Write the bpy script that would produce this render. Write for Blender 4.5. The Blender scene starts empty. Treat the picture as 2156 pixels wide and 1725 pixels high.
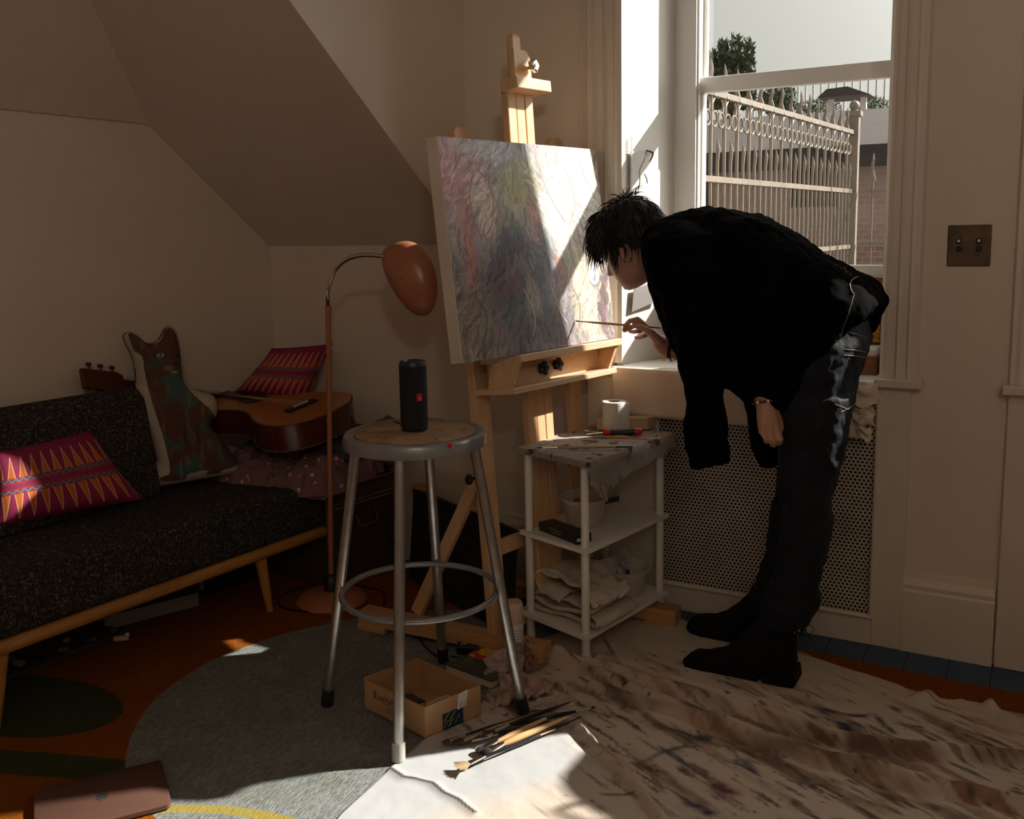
import bpy, bmesh, math, random
import numpy as np
from math import sin, cos, pi, radians, sqrt, exp
from mathutils import Vector, Matrix, noise
from mathutils.bvhtree import BVHTree
random.seed(7)
S = bpy.context.scene
# ------------------------------------------------------------------ camera
H = 1.26
FPX, TILT, ROLL, YAW, PCY = 2034.4, radians(8.035), radians(-.989), radians(29.09), 768.2
Fv = Vector((-sin(YAW)*cos(TILT), cos(YAW)*cos(TILT), -sin(TILT)))
_R = Vector((cos(YAW), sin(YAW), 0)); _U = _R.cross(Fv)
Rv = _R*cos(ROLL) + _U*sin(ROLL); Uv = -_R*sin(ROLL) + _U*cos(ROLL)
CAM = Vector((0, 0, H))
cam = bpy.data.cameras.new('camera'); camo = bpy.data.objects.new('camera', cam); S.collection.objects.link(camo)
cam.sensor_width = 36; cam.lens = FPX/2156*36; cam.shift_y = (PCY-862.5)/2156; cam.clip_start = .05; cam.clip_end = 300
camo.matrix_world = Matrix(((Rv.x, Uv.x, -Fv.x, 0), (Rv.y, Uv.y, -Fv.y, 0), (Rv.z, Uv.z, -Fv.z, H), (0, 0, 0, 1)))
S.camera = camo
def ray(x, y): return Fv + Rv*((x-1078)/FPX) - Uv*((y-PCY)/FPX)
def PZ(x, y, z=0.): d = ray(x, y); return CAM + d*((z-H)/d.z)
def PY(x, y, Y): d = ray(x, y); return CAM + d*(Y/d.y)
def PX(x, y, X): d = ray(x, y); return CAM + d*(X/d.x)
def PP(x, y, p0, n): d = ray(x, y); return CAM + d*((Vector(p0)-CAM).dot(n)/d.dot(n))
# ------------------------------------------------------------------ light
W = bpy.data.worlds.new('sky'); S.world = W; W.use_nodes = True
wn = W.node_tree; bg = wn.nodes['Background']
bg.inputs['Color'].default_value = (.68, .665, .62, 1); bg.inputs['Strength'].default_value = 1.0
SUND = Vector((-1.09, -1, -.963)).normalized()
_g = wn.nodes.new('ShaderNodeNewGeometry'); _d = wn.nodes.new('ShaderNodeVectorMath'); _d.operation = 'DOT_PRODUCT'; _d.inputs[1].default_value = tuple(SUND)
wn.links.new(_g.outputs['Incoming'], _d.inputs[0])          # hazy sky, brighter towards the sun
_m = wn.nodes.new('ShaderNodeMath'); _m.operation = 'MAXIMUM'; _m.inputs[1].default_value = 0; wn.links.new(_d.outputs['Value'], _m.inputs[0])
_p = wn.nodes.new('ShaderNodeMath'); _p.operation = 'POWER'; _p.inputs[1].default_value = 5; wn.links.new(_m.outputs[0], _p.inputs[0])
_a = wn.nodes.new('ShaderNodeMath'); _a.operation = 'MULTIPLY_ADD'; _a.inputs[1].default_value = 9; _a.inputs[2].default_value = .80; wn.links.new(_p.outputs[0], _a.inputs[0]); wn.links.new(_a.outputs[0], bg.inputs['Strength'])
sun = bpy.data.lights.new('sun', 'SUN'); suno = bpy.data.objects.new('sun', sun); S.collection.objects.link(suno)
SUND = Vector((-1.09, -1, -.963)).normalized()
sun.energy = 12.5; sun.color = (1, .93, .84); sun.angle = radians(.7)
suno.rotation_euler = SUND.to_track_quat('-Z', 'Y').to_euler()
po = None
for i, (xa, xb) in enumerate(((-1.06, -.45), (.02, 1.0))):          # daylight comes in through the two windows
    pl = bpy.data.lights.new('window_daylight', 'AREA'); po = bpy.data.objects.new('window_daylight', pl); S.collection.objects.link(po)
    pl.shape = 'RECTANGLE'; pl.size = xb-xa; pl.size_y = 1.42; po.location = ((xa+xb)/2, 3.34, 1.79); po.rotation_euler = (radians(-90), 0, 0)
    pl.cycles.is_portal = True
pd_ = bpy.data.lights.new('fill_light', 'POINT'); pdo = bpy.data.objects.new('fill_light', pd_); S.collection.objects.link(pdo)   # warm fill light added behind the viewer, no lamp known there
pd_.energy = 42; pd_.color = (1, .91, .82); pd_.shadow_soft_size = .09; pdo.location = (.75, -.9, 2.16)
vs = S.view_settings; vs.view_transform = 'Standard'; vs.look = 'None'; vs.exposure = 0; vs.gamma = 1; vs.use_curve_mapping = False
cy = S.cycles; cy.max_bounces = 8; cy.diffuse_bounces = 5; cy.glossy_bounces = 4; cy.transmission_bounces = 4; cy.transparent_max_bounces = 8
cy.use_denoising = True; cy.sample_clamp_indirect = 4; cy.caustics_reflective = False; cy.caustics_refractive = False
# ------------------------------------------------------------------ materials
def lin(c): return tuple((v/255/12.92 if v/255 <= .04045 else ((v/255+.055)/1.055)**2.4) for v in c)
class NT:
    def __init__(s, m): s.t = m.node_tree; s.b = s.t.nodes['Principled BSDF']
    def n(s, ty, **k):
        nd = s.t.nodes.new(ty)
        for a, v in k.items():
            if a.startswith('i_'):
                key = a[2:]; key = int(key) if key.isdigit() else key.replace('_', ' ')
                if isinstance(v, bpy.types.NodeSocket): s.t.links.new(v, nd.inputs[key])
                else: nd.inputs[key].default_value = v
            else: setattr(nd, a, v)
        return nd
    def l(s, a, b): s.t.links.new(a, b)
    def math(s, op, a, b=None, clamp=False):
        nd = s.n('ShaderNodeMath', operation=op, use_clamp=clamp)
        for i, v in enumerate((a, b)):
            if v is None: continue
            if isinstance(v, bpy.types.NodeSocket): s.l(v, nd.inputs[i])
            else: nd.inputs[i].default_value = v
        return nd.outputs[0]
    def mix(s, f, a, b):
        nd = s.n('ShaderNodeMix', data_type='RGBA')
        for i, v in ((0, f), (6, a), (7, b)):
            if isinstance(v, bpy.types.NodeSocket): s.l(v, nd.inputs[i])
            else: nd.inputs[i].default_value = v if i == 0 else (*v[:3], 1)
        return nd.outputs[2]
    def ramp(s, f, a, b):
        nd = s.n('ShaderNodeMapRange', i_1=a, i_2=b); s.l(f, nd.inputs[0]); return nd.outputs[0]
    def noise(s, scale, detail=3, rough=.5, vec=None, dist=0):
        nd = s.n('ShaderNodeTexNoise', i_Scale=scale, i_Detail=detail, i_Roughness=rough, i_Distortion=dist)
        if vec is not None: s.l(vec, nd.inputs['Vector'])
        return nd.outputs[0]
    def obj(s): return s.n('ShaderNodeTexCoord').outputs['Object']
    def uv(s): return s.n('ShaderNodeTexCoord').outputs['UV']
    def maps(s, v, sc=(1, 1, 1), rot=(0, 0, 0), loc=(0, 0, 0)):
        nd = s.n('ShaderNodeMapping', i_Scale=sc, i_Rotation=rot, i_Location=loc); s.l(v, nd.inputs[0]); return nd.outputs[0]
    def geo(s): return s.n('ShaderNodeNewGeometry').outputs['Position']
    def bump(s, h, st=.3, d=.01):
        nd = s.n('ShaderNodeBump', i_Strength=st, i_Distance=d); s.l(h, nd.inputs['Height']); s.l(nd.outputs[0], s.b.inputs['Normal'])
def newmat(name, col=(.5, .5, .5), rough=.6, metal=0., spec=.5):
    m = bpy.data.materials.new(name); m.use_nodes = True; b = m.node_tree.nodes['Principled BSDF']
    b.inputs['Base Color'].default_value = (*col[:3], 1); b.inputs['Roughness'].default_value = rough
    b.inputs['Metallic'].default_value = metal; b.inputs['Specular IOR Level'].default_value = spec
    return m
def vary(name, c1, c2, scale=8, rough=.6, metal=0., spec=.5, bump=0, bscale=None, bd=.004, detail=4, stretch=(1, 1, 1)):
    m = newmat(name, c1, rough, metal, spec); t = NT(m); v = t.maps(t.obj(), stretch)
    f = t.ramp(t.noise(scale, detail, .6, v), .35, .65); t.l(t.mix(f, c1, c2), t.b.inputs['Base Color'])
    if bump: t.bump(t.noise(bscale or scale*6, 3, .6, v), bump, bd)
    return m
def wood(name, c1, c2, axis='z', scale=14, rough=.45):
    m = newmat(name, c1, rough); t = NT(m)
    st = {'x': (.12, 1, 1), 'y': (1, .12, 1), 'z': (1, 1, .12)}[axis]
    v = t.maps(t.obj(), st); g = t.noise(scale*4, 5, .65, v, 1.2); g2 = t.noise(scale, 2, .5, v)
    f = t.ramp(t.math('ADD', t.math('MULTIPLY', g, .6), t.math('MULTIPLY', g2, .4)), .38, .62)
    t.l(t.mix(f, c1, c2), t.b.inputs['Base Color']); t.bump(g, .12, .002); return m
M = {}
M['wall'] = vary('wall_paint', (.70, .61, .51), (.67, .58, .48), 2, .75, bump=.05, bscale=60, bd=.002)
M['trim'] = vary('trim_paint', (.70, .63, .54), (.65, .58, .49), 3, .4, bump=.04, bscale=40, bd=.002)
M['white'] = vary('white_paint', (.80, .78, .74), (.76, .74, .70), 3, .4)
M['vinyl'] = newmat('white_vinyl', (.78, .77, .74), .35)
M['floorblue'] = vary('blue_floor_paint', (.030, .070, .150), (.022, .050, .110), 6, .45, bump=.1, bscale=30)
M['wood'] = wood('beech_wood', (.72, .48, .28), (.60, .36, .19))
M['woodx'] = wood('beech_wood_across', (.72, .52, .34), (.60, .40, .24), 'y')
M['woodb'] = wood('beech_wood_base', (.56, .32, .15), (.42, .22, .09), 'x')
M['sofawood'] = wood('honey_wood', (.50, .25, .07), (.36, .16, .04), 'y', rough=.3)
M['alu'] = vary('brushed_aluminium', (.55, .55, .54), (.44, .44, .44), 25, .30, .9, bump=.1, bscale=90, bd=.001)
M['gray'] = vary('grey_enamel', (.30, .31, .32), (.24, .25, .26), 12, .28, .35)
M['black'] = newmat('black_plastic', (.012, .012, .013), .4)
M['blackfab'] = vary('black_mesh_fabric', (.012, .012, .014), (.006, .006, .007), 300, .8, bump=.5, bscale=900, bd=.001)
M['red'] = newmat('red_plastic', (.55, .02, .02), .35)
M['whitep'] = newmat('white_plastic', (.72, .69, .64), .35)
M['chrome'] = newmat('chrome', (.7, .66, .58), .18, 1)
M['salmon'] = newmat('salmon_lacquer', (.38, .145, .075), .3)
M['cardb'] = vary('cardboard', (.50, .30, .155), (.42, .25, .125), 10, .8, stretch=(1, 1, .2))
M['brass'] = vary('aged_brass', (.16, .105, .06), (.07, .05, .035), 18, .4, .7)
M['terry'] = vary('terry_cloth', (.76, .68, .58), (.66, .57, .48), 20, .95, bump=.9, bscale=420, bd=.004)
M['hole'] = newmat('dark_recess', (.035, .022, .015), .9)
M['paper'] = vary('cream_paper', (.74, .62, .50), (.68, .56, .44), 4, .8, bump=.1, bscale=14, bd=.01)
M['wpaper'] = newmat('white_paper', (.80, .80, .79), .7)
M['ink'] = newmat('black_ink', (.02, .02, .02), .7)
M['skin'] = newmat('skin', (.50, .27, .19), .5); M['skin'].node_tree.nodes['Principled BSDF'].inputs['Subsurface Weight'].default_value = .08
M['hair'] = newmat('dark_hair', (.011, .008, .006), .55, spec=.3)
M['denimblack'] = vary('black_denim', (.0038, .0038, .004), (.0025, .0025, .003), 60, .95, spec=.03, bump=.5, bscale=500, bd=.002)
M['denim'] = vary('dark_blue_denim', (.009, .013, .020), (.005, .007, .011), 12, .72, spec=.25, bump=.5, bscale=420, bd=.002)
M['stitch'] = newmat('pale_thread', (.36, .33, .28), .8)
M['suede'] = vary('black_suede', (.006, .006, .007), (.004, .004, .004), 30, .9, spec=.2, bump=.3, bscale=300)
M['iron'] = vary('painted_iron', (.20, .16, .13), (.14, .115, .09), 8, .5)
M['leaf'] = vary('evergreen_leaves', (.035, .06, .03), (.07, .10, .05), 3, .8)
M['asphalt'] = vary('pavement', (.22, .20, .18), (.16, .15, .14), 1, .9)
M['rose'] = newmat('rose_aluminium', (.14, .07, .052), .42, .3); M['dullbrick'] = newmat('dull_brick', (.11, .095, .08), .6)
def mglass():
    m = bpy.data.materials.new('window_glass'); m.use_nodes = True; t = m.node_tree; t.nodes.remove(t.nodes['Principled BSDF'])
    tr = t.nodes.new('ShaderNodeBsdfTransparent'); gl = t.nodes.new('ShaderNodeBsdfGlossy'); gl.inputs['Roughness'].default_value = .01
    mx = t.nodes.new('ShaderNodeMixShader'); ge = t.nodes.new('ShaderNodeNewGeometry'); vm = t.nodes.new('ShaderNodeVectorMath'); vm.operation = 'DOT_PRODUCT'
    t.links.new(ge.outputs['Incoming'], vm.inputs[0]); t.links.new(ge.outputs['Normal'], vm.inputs[1]); f = vm.outputs['Value']
    for op, b in (('ABSOLUTE', 0), ('SUBTRACT', None), ('POWER', 5.), ('MULTIPLY', .96), ('ADD', .04)):
        q = t.nodes.new('ShaderNodeMath'); q.operation = op
        if b is None: q.inputs[0].default_value = 1; t.links.new(f, q.inputs[1])
        else:
            t.links.new(f, q.inputs[0])
            if op != 'ABSOLUTE': q.inputs[1].default_value = b
        f = q.outputs[0]
    tr.inputs[0].default_value = (.97, .98, .97, 1)
    t.links.new(f, mx.inputs[0]); t.links.new(tr.outputs[0], mx.inputs[1]); t.links.new(gl.outputs[0], mx.inputs[2])
    t.links.new(mx.outputs[0], t.nodes['Material Output'].inputs[0]); return m
M['glass'] = mglass()
def mattr(name, rough=.6, bump=0, bscale=300, spec=.5, bd=.002):
    m = newmat(name, rough=rough, spec=spec); t = NT(m); a = t.n('ShaderNodeVertexColor', layer_name='col')
    t.l(a.outputs[0], t.b.inputs['Base Color'])
    if bump: t.bump(t.noise(bscale, 2), bump, bd)
    return m
# ------------------------------------------------------------------ object helpers
COL = S.collection; ORG = {}
def tag(o, label=None, cat=None, group=None, kind=None):
    if label: o['label'] = label
    if cat: o['category'] = cat
    if group: o['group'] = group
    if kind: o['kind'] = kind
    return o
def thing(name, loc, label=None, cat=None, group=None, kind=None):
    o = bpy.data.objects.new(name, None); o.empty_display_size = .1; COL.objects.link(o); o.location = loc
    ORG[o.name] = Vector(loc); return tag(o, label, cat, group, kind)
def V(*a): return Vector(a)
def frame(d, up=V(0, 0, 1)):
    d = d.normalized(); 
    if abs(d.dot(up)) > .99: up = V(1, 0, 0)
    x = up.cross(d).normalized(); return x, d.cross(x)
class MB:
    def __init__(s): s.v = []; s.f = []; s.uv = None
    def add(s, vs, fs):
        k = len(s.v); s.v += [Vector(p) for p in vs]; s.f += [tuple(i+k for i in f) for f in fs]; return s
    def box(s, a, b, M4=None):
        x0, y0, z0 = a; x1, y1, z1 = b
        p = [V(x, y, z) for z in (z0, z1) for x, y in ((x0, y0), (x1, y0), (x1, y1), (x0, y1))]
        if M4 is not None: p = [M4 @ q for q in p]
        return s.add(p, [(3, 2, 1, 0), (4, 5, 6, 7), (0, 1, 5, 4), (1, 2, 6, 5), (2, 3, 7, 6), (3, 0, 4, 7)])
    def obox(s, o, ax, ay, az): # oriented box from a corner and three edges
        o, ax, ay, az = map(Vector, (o, ax, ay, az)); p = [o+ax*x+ay*y+az*z for z in (0, 1) for x, y in ((0, 0), (1, 0), (1, 1), (0, 1))]
        return s.add(p, [(3, 2, 1, 0), (4, 5, 6, 7), (0, 1, 5, 4), (1, 2, 6, 5), (2, 3, 7, 6), (3, 0, 4, 7)])
    def bar(s, p0, p1, w, t, side): # bar p0->p1; width w along side, thickness t along the third axis
        p0, p1, side = Vector(p0), Vector(p1), Vector(side).normalized(); d = p1-p0; side = (side-d*(side.dot(d)/d.length_squared)).normalized(); n = d.normalized().cross(side)
        return s.obox(p0-side*w/2-n*t/2, side*w, n*t, d)
    def rings(s, R, cap=True, closed=False):
        n = len(R[0]); k = len(s.v)
        for r in R: s.v += [Vector(p) for p in r]
        m = len(R)
        for i in range(m if closed else m-1):
            a = k+i*n; b = k+((i+1) % m)*n
            for j in range(n): s.f.append((a+j, a+(j+1) % n, b+(j+1) % n, b+j))
        if cap and not closed:
            s.f.append(tuple(k+j for j in reversed(range(n)))); s.f.append(tuple(k+(m-1)*n+j for j in range(n)))
        return s
    def tube(s, pts, r, n=12, closed=False, cap=True):
        pts = [Vector(p) for p in pts]; m = len(pts); rs = r if isinstance(r, (list, tuple)) else [r]*m; R = []
        x = None
        for i, p in enumerate(pts):
            d = (pts[(i+1) % m]-pts[i-1]) if closed else (pts[min(i+1, m-1)]-pts[max(i-1, 0)])
            d.normalize()
            if x is None: x, y = frame(d)
            else:
                x = (x-d*x.dot(d)).normalized(); y = d.cross(x)
            R.append([p+(x*cos(2*pi*j/n)+y*sin(2*pi*j/n))*rs[i] for j in range(n)])
        return s.rings(R, cap, closed)
    def lathe(s, prof, base=(0, 0, 0), axis=(0, 0, 1), n=32, cap=True):
        base = Vector(base); ax = Vector(axis).normalized(); x, y = frame(ax)
        return s.rings([[base+ax*h+(x*cos(2*pi*j/n)+y*sin(2*pi*j/n))*r for j in range(n)] for r, h in prof], cap)
    def ball(s, c, r, n=12, sc=(1, 1, 1)):
        c = Vector(c); m = n//2+1
        return s.rings([[c+V(r*sc[0]*sin(pi*(i+.02)/(m-.96))*cos(2*pi*j/n), r*sc[1]*sin(pi*(i+.02)/(m-.96))*sin(2*pi*j/n), -r*sc[2]*cos(pi*(i+.02)/(m-.96))) for j in range(n)] for i in range(m)])
    def chain(s, pr, n=12): # closed tapered tube with round ends and joints
        pr = [(Vector(p), r) for p, r in pr]
        for i in range(len(pr)-1):
            (a, ra), (b, rb) = pr[i], pr[i+1]; d = (b-a).normalized()
            s.tube([a-d*ra*.9, a-d*ra*.5, a, b, b+d*rb*.5, b+d*rb*.9], [ra*.42, ra*.86, ra, rb, rb*.86, rb*.42], n)
        return s
    def prism(s, poly, ext):
        poly = [Vector(p) for p in poly]; ext = Vector(ext); n = len(poly); k = len(s.v)
        s.v += poly+[p+ext for p in poly]; s.f.append(tuple(k+i for i in range(n))); s.f.append(tuple(k+n+i for i in reversed(range(n))))
        for i in range(n): s.f.append((k+(i+1) % n, k+i, k+n+i, k+n+(i+1) % n))
        return s
    def grid(s, fn, nu, nv):
        k = len(s.v)
        for j in range(nv+1):
            for i in range(nu+1): s.v.append(Vector(fn(i/nu, j/nv)))
        for j in range(nv):
            for i in range(nu):
                a = k+j*(nu+1)+i; s.f.append((a, a+1, a+nu+2, a+nu+1))
        if k == 0: s.uv = [(i/nu, j/nv) for j in range(nv+1) for i in range(nu+1)]
        return s
    def build(s, name, mat, parent=None, smooth=False, bevel=0, sub=0, solid=0, remesh=0, sm=0, disp=None, fixn=True, label=None):
        org = ORG[parent.name] if parent is not None else V(0, 0, 0)
        me = bpy.data.meshes.new(name); me.from_pydata([tuple(p-org) for p in s.v], [], s.f)
        if s.uv and len(s.uv) <= len(me.vertices):
            ul = me.uv_layers.new(name='UVMap'); li = np.zeros(len(me.loops), int); me.loops.foreach_get('vertex_index', li)
            uv = np.array(s.uv+[(0, 0)]*(len(me.vertices)-len(s.uv)), float)[li]; ul.data.foreach_set('uv', uv.ravel())
        if fixn:
            b = bmesh.new(); b.from_mesh(me); bmesh.ops.recalc_face_normals(b, faces=b.faces); b.to_mesh(me); b.free()
        me.materials.append(M[mat] if isinstance(mat, str) else mat)
        if smooth or sub or remesh: me.polygons.foreach_set('use_smooth', [True]*len(me.polygons))
        o = bpy.data.objects.new(name, me); COL.objects.link(o)
        if parent is not None: o.parent = parent
        ORG[o.name] = org
        if smooth and not (sub or remesh):
            me.set_sharp_from_angle(angle=radians(38))
        if bevel:
            md = o.modifiers.new('b', 'BEVEL'); md.width = bevel; md.segments = 2; md.limit_method = 'ANGLE'; md.angle_limit = radians(40)
        if remesh:
            md = o.modifiers.new('r', 'REMESH'); md.mode = 'VOXEL'; md.voxel_size = remesh; md.use_smooth_shade = True
        if solid: md = o.modifiers.new('s', 'SOLIDIFY'); md.thickness = solid; md.offset = 0
        if sub: md = o.modifiers.new('u', 'SUBSURF'); md.levels = sub; md.render_levels = sub
        if sm: md = o.modifiers.new('m', 'SMOOTH'); md.iterations = sm; md.factor = .5
        if disp:
            for st, sz in disp:
                tx = bpy.data.textures.new('clouds', 'CLOUDS'); tx.noise_scale = sz; tx.noise_depth = 2
                md = o.modifiers.new('d', 'DISPLACE'); md.texture = tx; md.strength = st; md.mid_level = .5; md.texture_coords = 'LOCAL'
        if label: o['label'] = label
        return o
def colattr(o, cols):
    me = o.data; a = me.color_attributes.new(name='col', type='FLOAT_COLOR', domain='POINT')
    c = np.ones((len(me.vertices), 4), np.float32); c[:len(cols), :3] = cols; a.data.foreach_set('color', c.ravel())
def cat_rom(P, n=8, closed=False):
    P = [Vector(p) for p in P]; m = len(P); out = []
    for i in range(m if closed else m-1):
        p0, p1, p2, p3 = (P[(i-1) % m], P[i], P[(i+1) % m], P[(i+2) % m]) if closed else (P[max(i-1, 0)], P[i], P[i+1], P[min(i+2, m-1)])
        for k in range(n):
            t = k/n; out.append(.5*((2*p1)+(p2-p0)*t+(2*p0-5*p1+4*p2-p3)*t*t+(3*p1-p0-3*p2+p3)*t**3))
    if not closed: out.append(P[-1])
    return out
# vectorised value noise for numpy-made cloth and paint
class VN:
    def __init__(s, seed): s.r = np.random.RandomState(seed).rand(256, 256)
    def __call__(s, x, y):
        xi = np.floor(x).astype(int); yi = np.floor(y).astype(int); fx = x-xi; fy = y-yi; fx = fx*fx*(3-2*fx); fy = fy*fy*(3-2*fy)
        r = s.r; g = lambda a, b: r[a % 256, b % 256]
        return (g(xi, yi)*(1-fx)+g(xi+1, yi)*fx)*(1-fy)+(g(xi, yi+1)*(1-fx)+g(xi+1, yi+1)*fx)*fy
    def fbm(s, x, y, o=4):
        t = 0; a = .5
        for i in range(o): t = t+a*s(x*2**i+i*7.3, y*2**i+i*3.1); a *= .5
        return t
def inpoly(x, y, poly):
    x = np.asarray(x); c = np.zeros(x.shape, bool); j = len(poly)-1
    for i in range(len(poly)):
        xi, yi = poly[i]; xj, yj = poly[j]
        with np.errstate(divide='ignore', invalid='ignore'):
            c ^= ((yi > y) != (yj > y)) & (x < (xj-xi)*(y-yi)/(yj-yi+1e-12)+xi)
        j = i
    return c
def dpoly(x, y, pts):
    d = np.full(np.shape(x), 1e9)
    for (ax, ay), (bx, by) in zip(pts[:-1], pts[1:]):
        dx, dy = bx-ax, by-ay; t = np.clip(((x-ax)*dx+(y-ay)*dy)/(dx*dx+dy*dy+1e-12), 0, 1)
        d = np.minimum(d, np.hypot(x-ax-t*dx, y-ay-t*dy))
    return d
def text(body, size, mat, parent, name, o, ux, uy, ext=.0003, align='LEFT', label=None):
    c = bpy.data.curves.new(name, 'FONT'); c.body = body; c.size = size; c.align_x = align; c.extrude = ext
    tmp = bpy.data.objects.new('tmp', c); COL.objects.link(tmp); dg = bpy.context.evaluated_depsgraph_get()
    me = bpy.data.meshes.new_from_object(tmp.evaluated_get(dg)); bpy.data.objects.remove(tmp); bpy.data.curves.remove(c)
    ux, uy = Vector(ux).normalized(), Vector(uy).normalized(); un = ux.cross(uy); org = ORG[parent.name]
    for v in me.vertices: v.co = Vector(o)+ux*v.co.x+uy*v.co.y+un*(v.co.z+ext)-org
    me.materials.clear(); me.materials.append(M[mat] if isinstance(mat, str) else mat)
    ob = bpy.data.objects.new(name, me); COL.objects.link(ob); ob.parent = parent; ORG[ob.name] = org
    if label: ob['label'] = label
    return ob
def structure(mb, name, mat, **k): return tag(mb.build(name, mat, **k), kind='structure')
# ================================================================== THE ROOM
XW, YW, KN, SL, ZC = -2.747, 2.95, 1.216, .7604, 2.75
XD = -1.812                                         # cheek of the dormer
structure(MB().box((-3.2, -2.6, -.12), (2.4, 3.5, 0)), 'floor', 'floorblue')
seam = MB()
for i in range(22):
    x = -.415+.111*(i-14); seam.box((x-.0015, 2.2, 0), (x+.0015, 2.95, .0006))
structure(seam, 'trim_1', 'hole')
yt = YW-(ZC-KN)/SL                                  # where the slope meets the flat ceiling
# left wall with its own slope above 1.643 m
xs = XW+(ZC-1.643)/1.2
structure(MB().box((XW-.1, -2.6, 0), (XW, YW, 1.643)), 'wall_left', 'wall')
yv = YW-(1.643-KN)/SL                               # start of the valley
# points along valley: z=1.643 at yv ; z=ZC at yt, x=xs
c = MB()
c.add([(XW, yv, 1.643), (xs, yt, ZC), (xs, -2.6, ZC), (XW, -2.6, 1.643)], [(0, 1, 2, 3)])
c.add([(XW, YW, KN), (XW, yv, 1.643), (xs, yt, ZC), (XD, yt, ZC), (XD, YW, KN)], [(0, 1, 2, 3, 4)])
structure(c, 'ceiling_slope', 'wall', solid=.02)
structure(MB().box((-2.9, -2.6, ZC), (2.4, 3.5, ZC+.08)), 'ceiling', 'wall')
ck = MB().prism([(XD+.002, YW+.02, KN-.030), (XD+.002, YW+.02, ZC), (XD+.002, yt-.05, ZC), (XD+.002, yt-.008, ZC-.010)], (-.05, 0, 0))
structure(ck, 'wall_dormer_cheek', 'wall')
structure(MB().box((2.3, -2.6, 0), (2.4, 3.5, ZC)), 'wall_right', 'wall')
structure(MB().box((-2.9, -2.7, 0), (2.4, -2.6, ZC)), 'wall_back', 'wall')
DW = .47
W1L, W1R, W2L, W2R, ZS, ZG, ZH = -1.216, -.415, 0., 1.06, .80, 1.09, 2.50
lm = thing('fill_lamp', (.75, -.9, ZC), 'added fill lamp, an unseen hanging bowl uplighter behind the viewer', 'fill lamp')
MB().tube([(.75, -.9, ZC), (.75, -.9, 2.42)], .006, 8).lathe([(.05, ZC-.02), (.05, ZC)], (.75, -.9, 0), n=20).build('rod', 'brass', lm)
MB().lathe([(.01, 1.93), (.18, 1.95), (.33, 2.02), (.36, 2.045), (.37, 2.045), (.34, 2.01), (.19, 1.93), (.01, 1.91)], (.75, -.9, 0), n=40, cap=False).build('fill_bowl', 'white', lm, smooth=True)  # bowl shaped to keep the added fill light off the floor
for k in range(3): MB().tube([(.75, -.9, 2.42), (.75+.355*cos(k*2.1), -.9+.355*sin(k*2.1), 2.045)], .003, 6).build('wire', 'brass', lm)
w = MB()
w.box((XW-.1, YW, 0), (XD-.05, YW+.1, KN+.02))
w.box((XD-.05, YW, 0), (W1L, YW+DW, ZC)); w.box((W1R, YW, 0), (W2L, YW+DW, ZC)); w.box((W2R, YW, 0), (2.4, YW+DW, ZC))
w.box((W1L, YW, ZH), (W1R, YW+DW, ZC)); w.box((W2L, YW, ZH), (W2R, YW+DW, ZC))
w.box((W2L, YW, 0), (W2R, YW+DW, ZS-.03)); w.box((W1L, YW+.2, 0), (W1R, YW+DW, ZS-.03))
w.box((W1L, YW+.25, ZS-.03), (W1R, YW+DW, ZG-.05)); w.box((W2L, YW+.25, ZS-.03), (W2R, YW+DW, ZG-.05))
structure(w, 'wall_front', 'wall')
# baseboards
def base_prof(x0, x1, name):
    pr = [(0, 0), (-.022, 0), (-.022, .185), (-.018, .192), (-.020, .205), (-.012, .225), (-.010, .238), (0, .244)]
    structure(MB().prism([V(x0, YW+a, b) for a, b in pr], (x1-x0, 0, 0)), name, 'trim')
base_prof(XW, -1.345, 'baseboard_left'); base_prof(-.327, -.085, 'baseboard_right')
structure(MB().box((XW, -2.6, 0), (XW+.02, YW, .2)), 'baseboard_side', 'trim')
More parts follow.
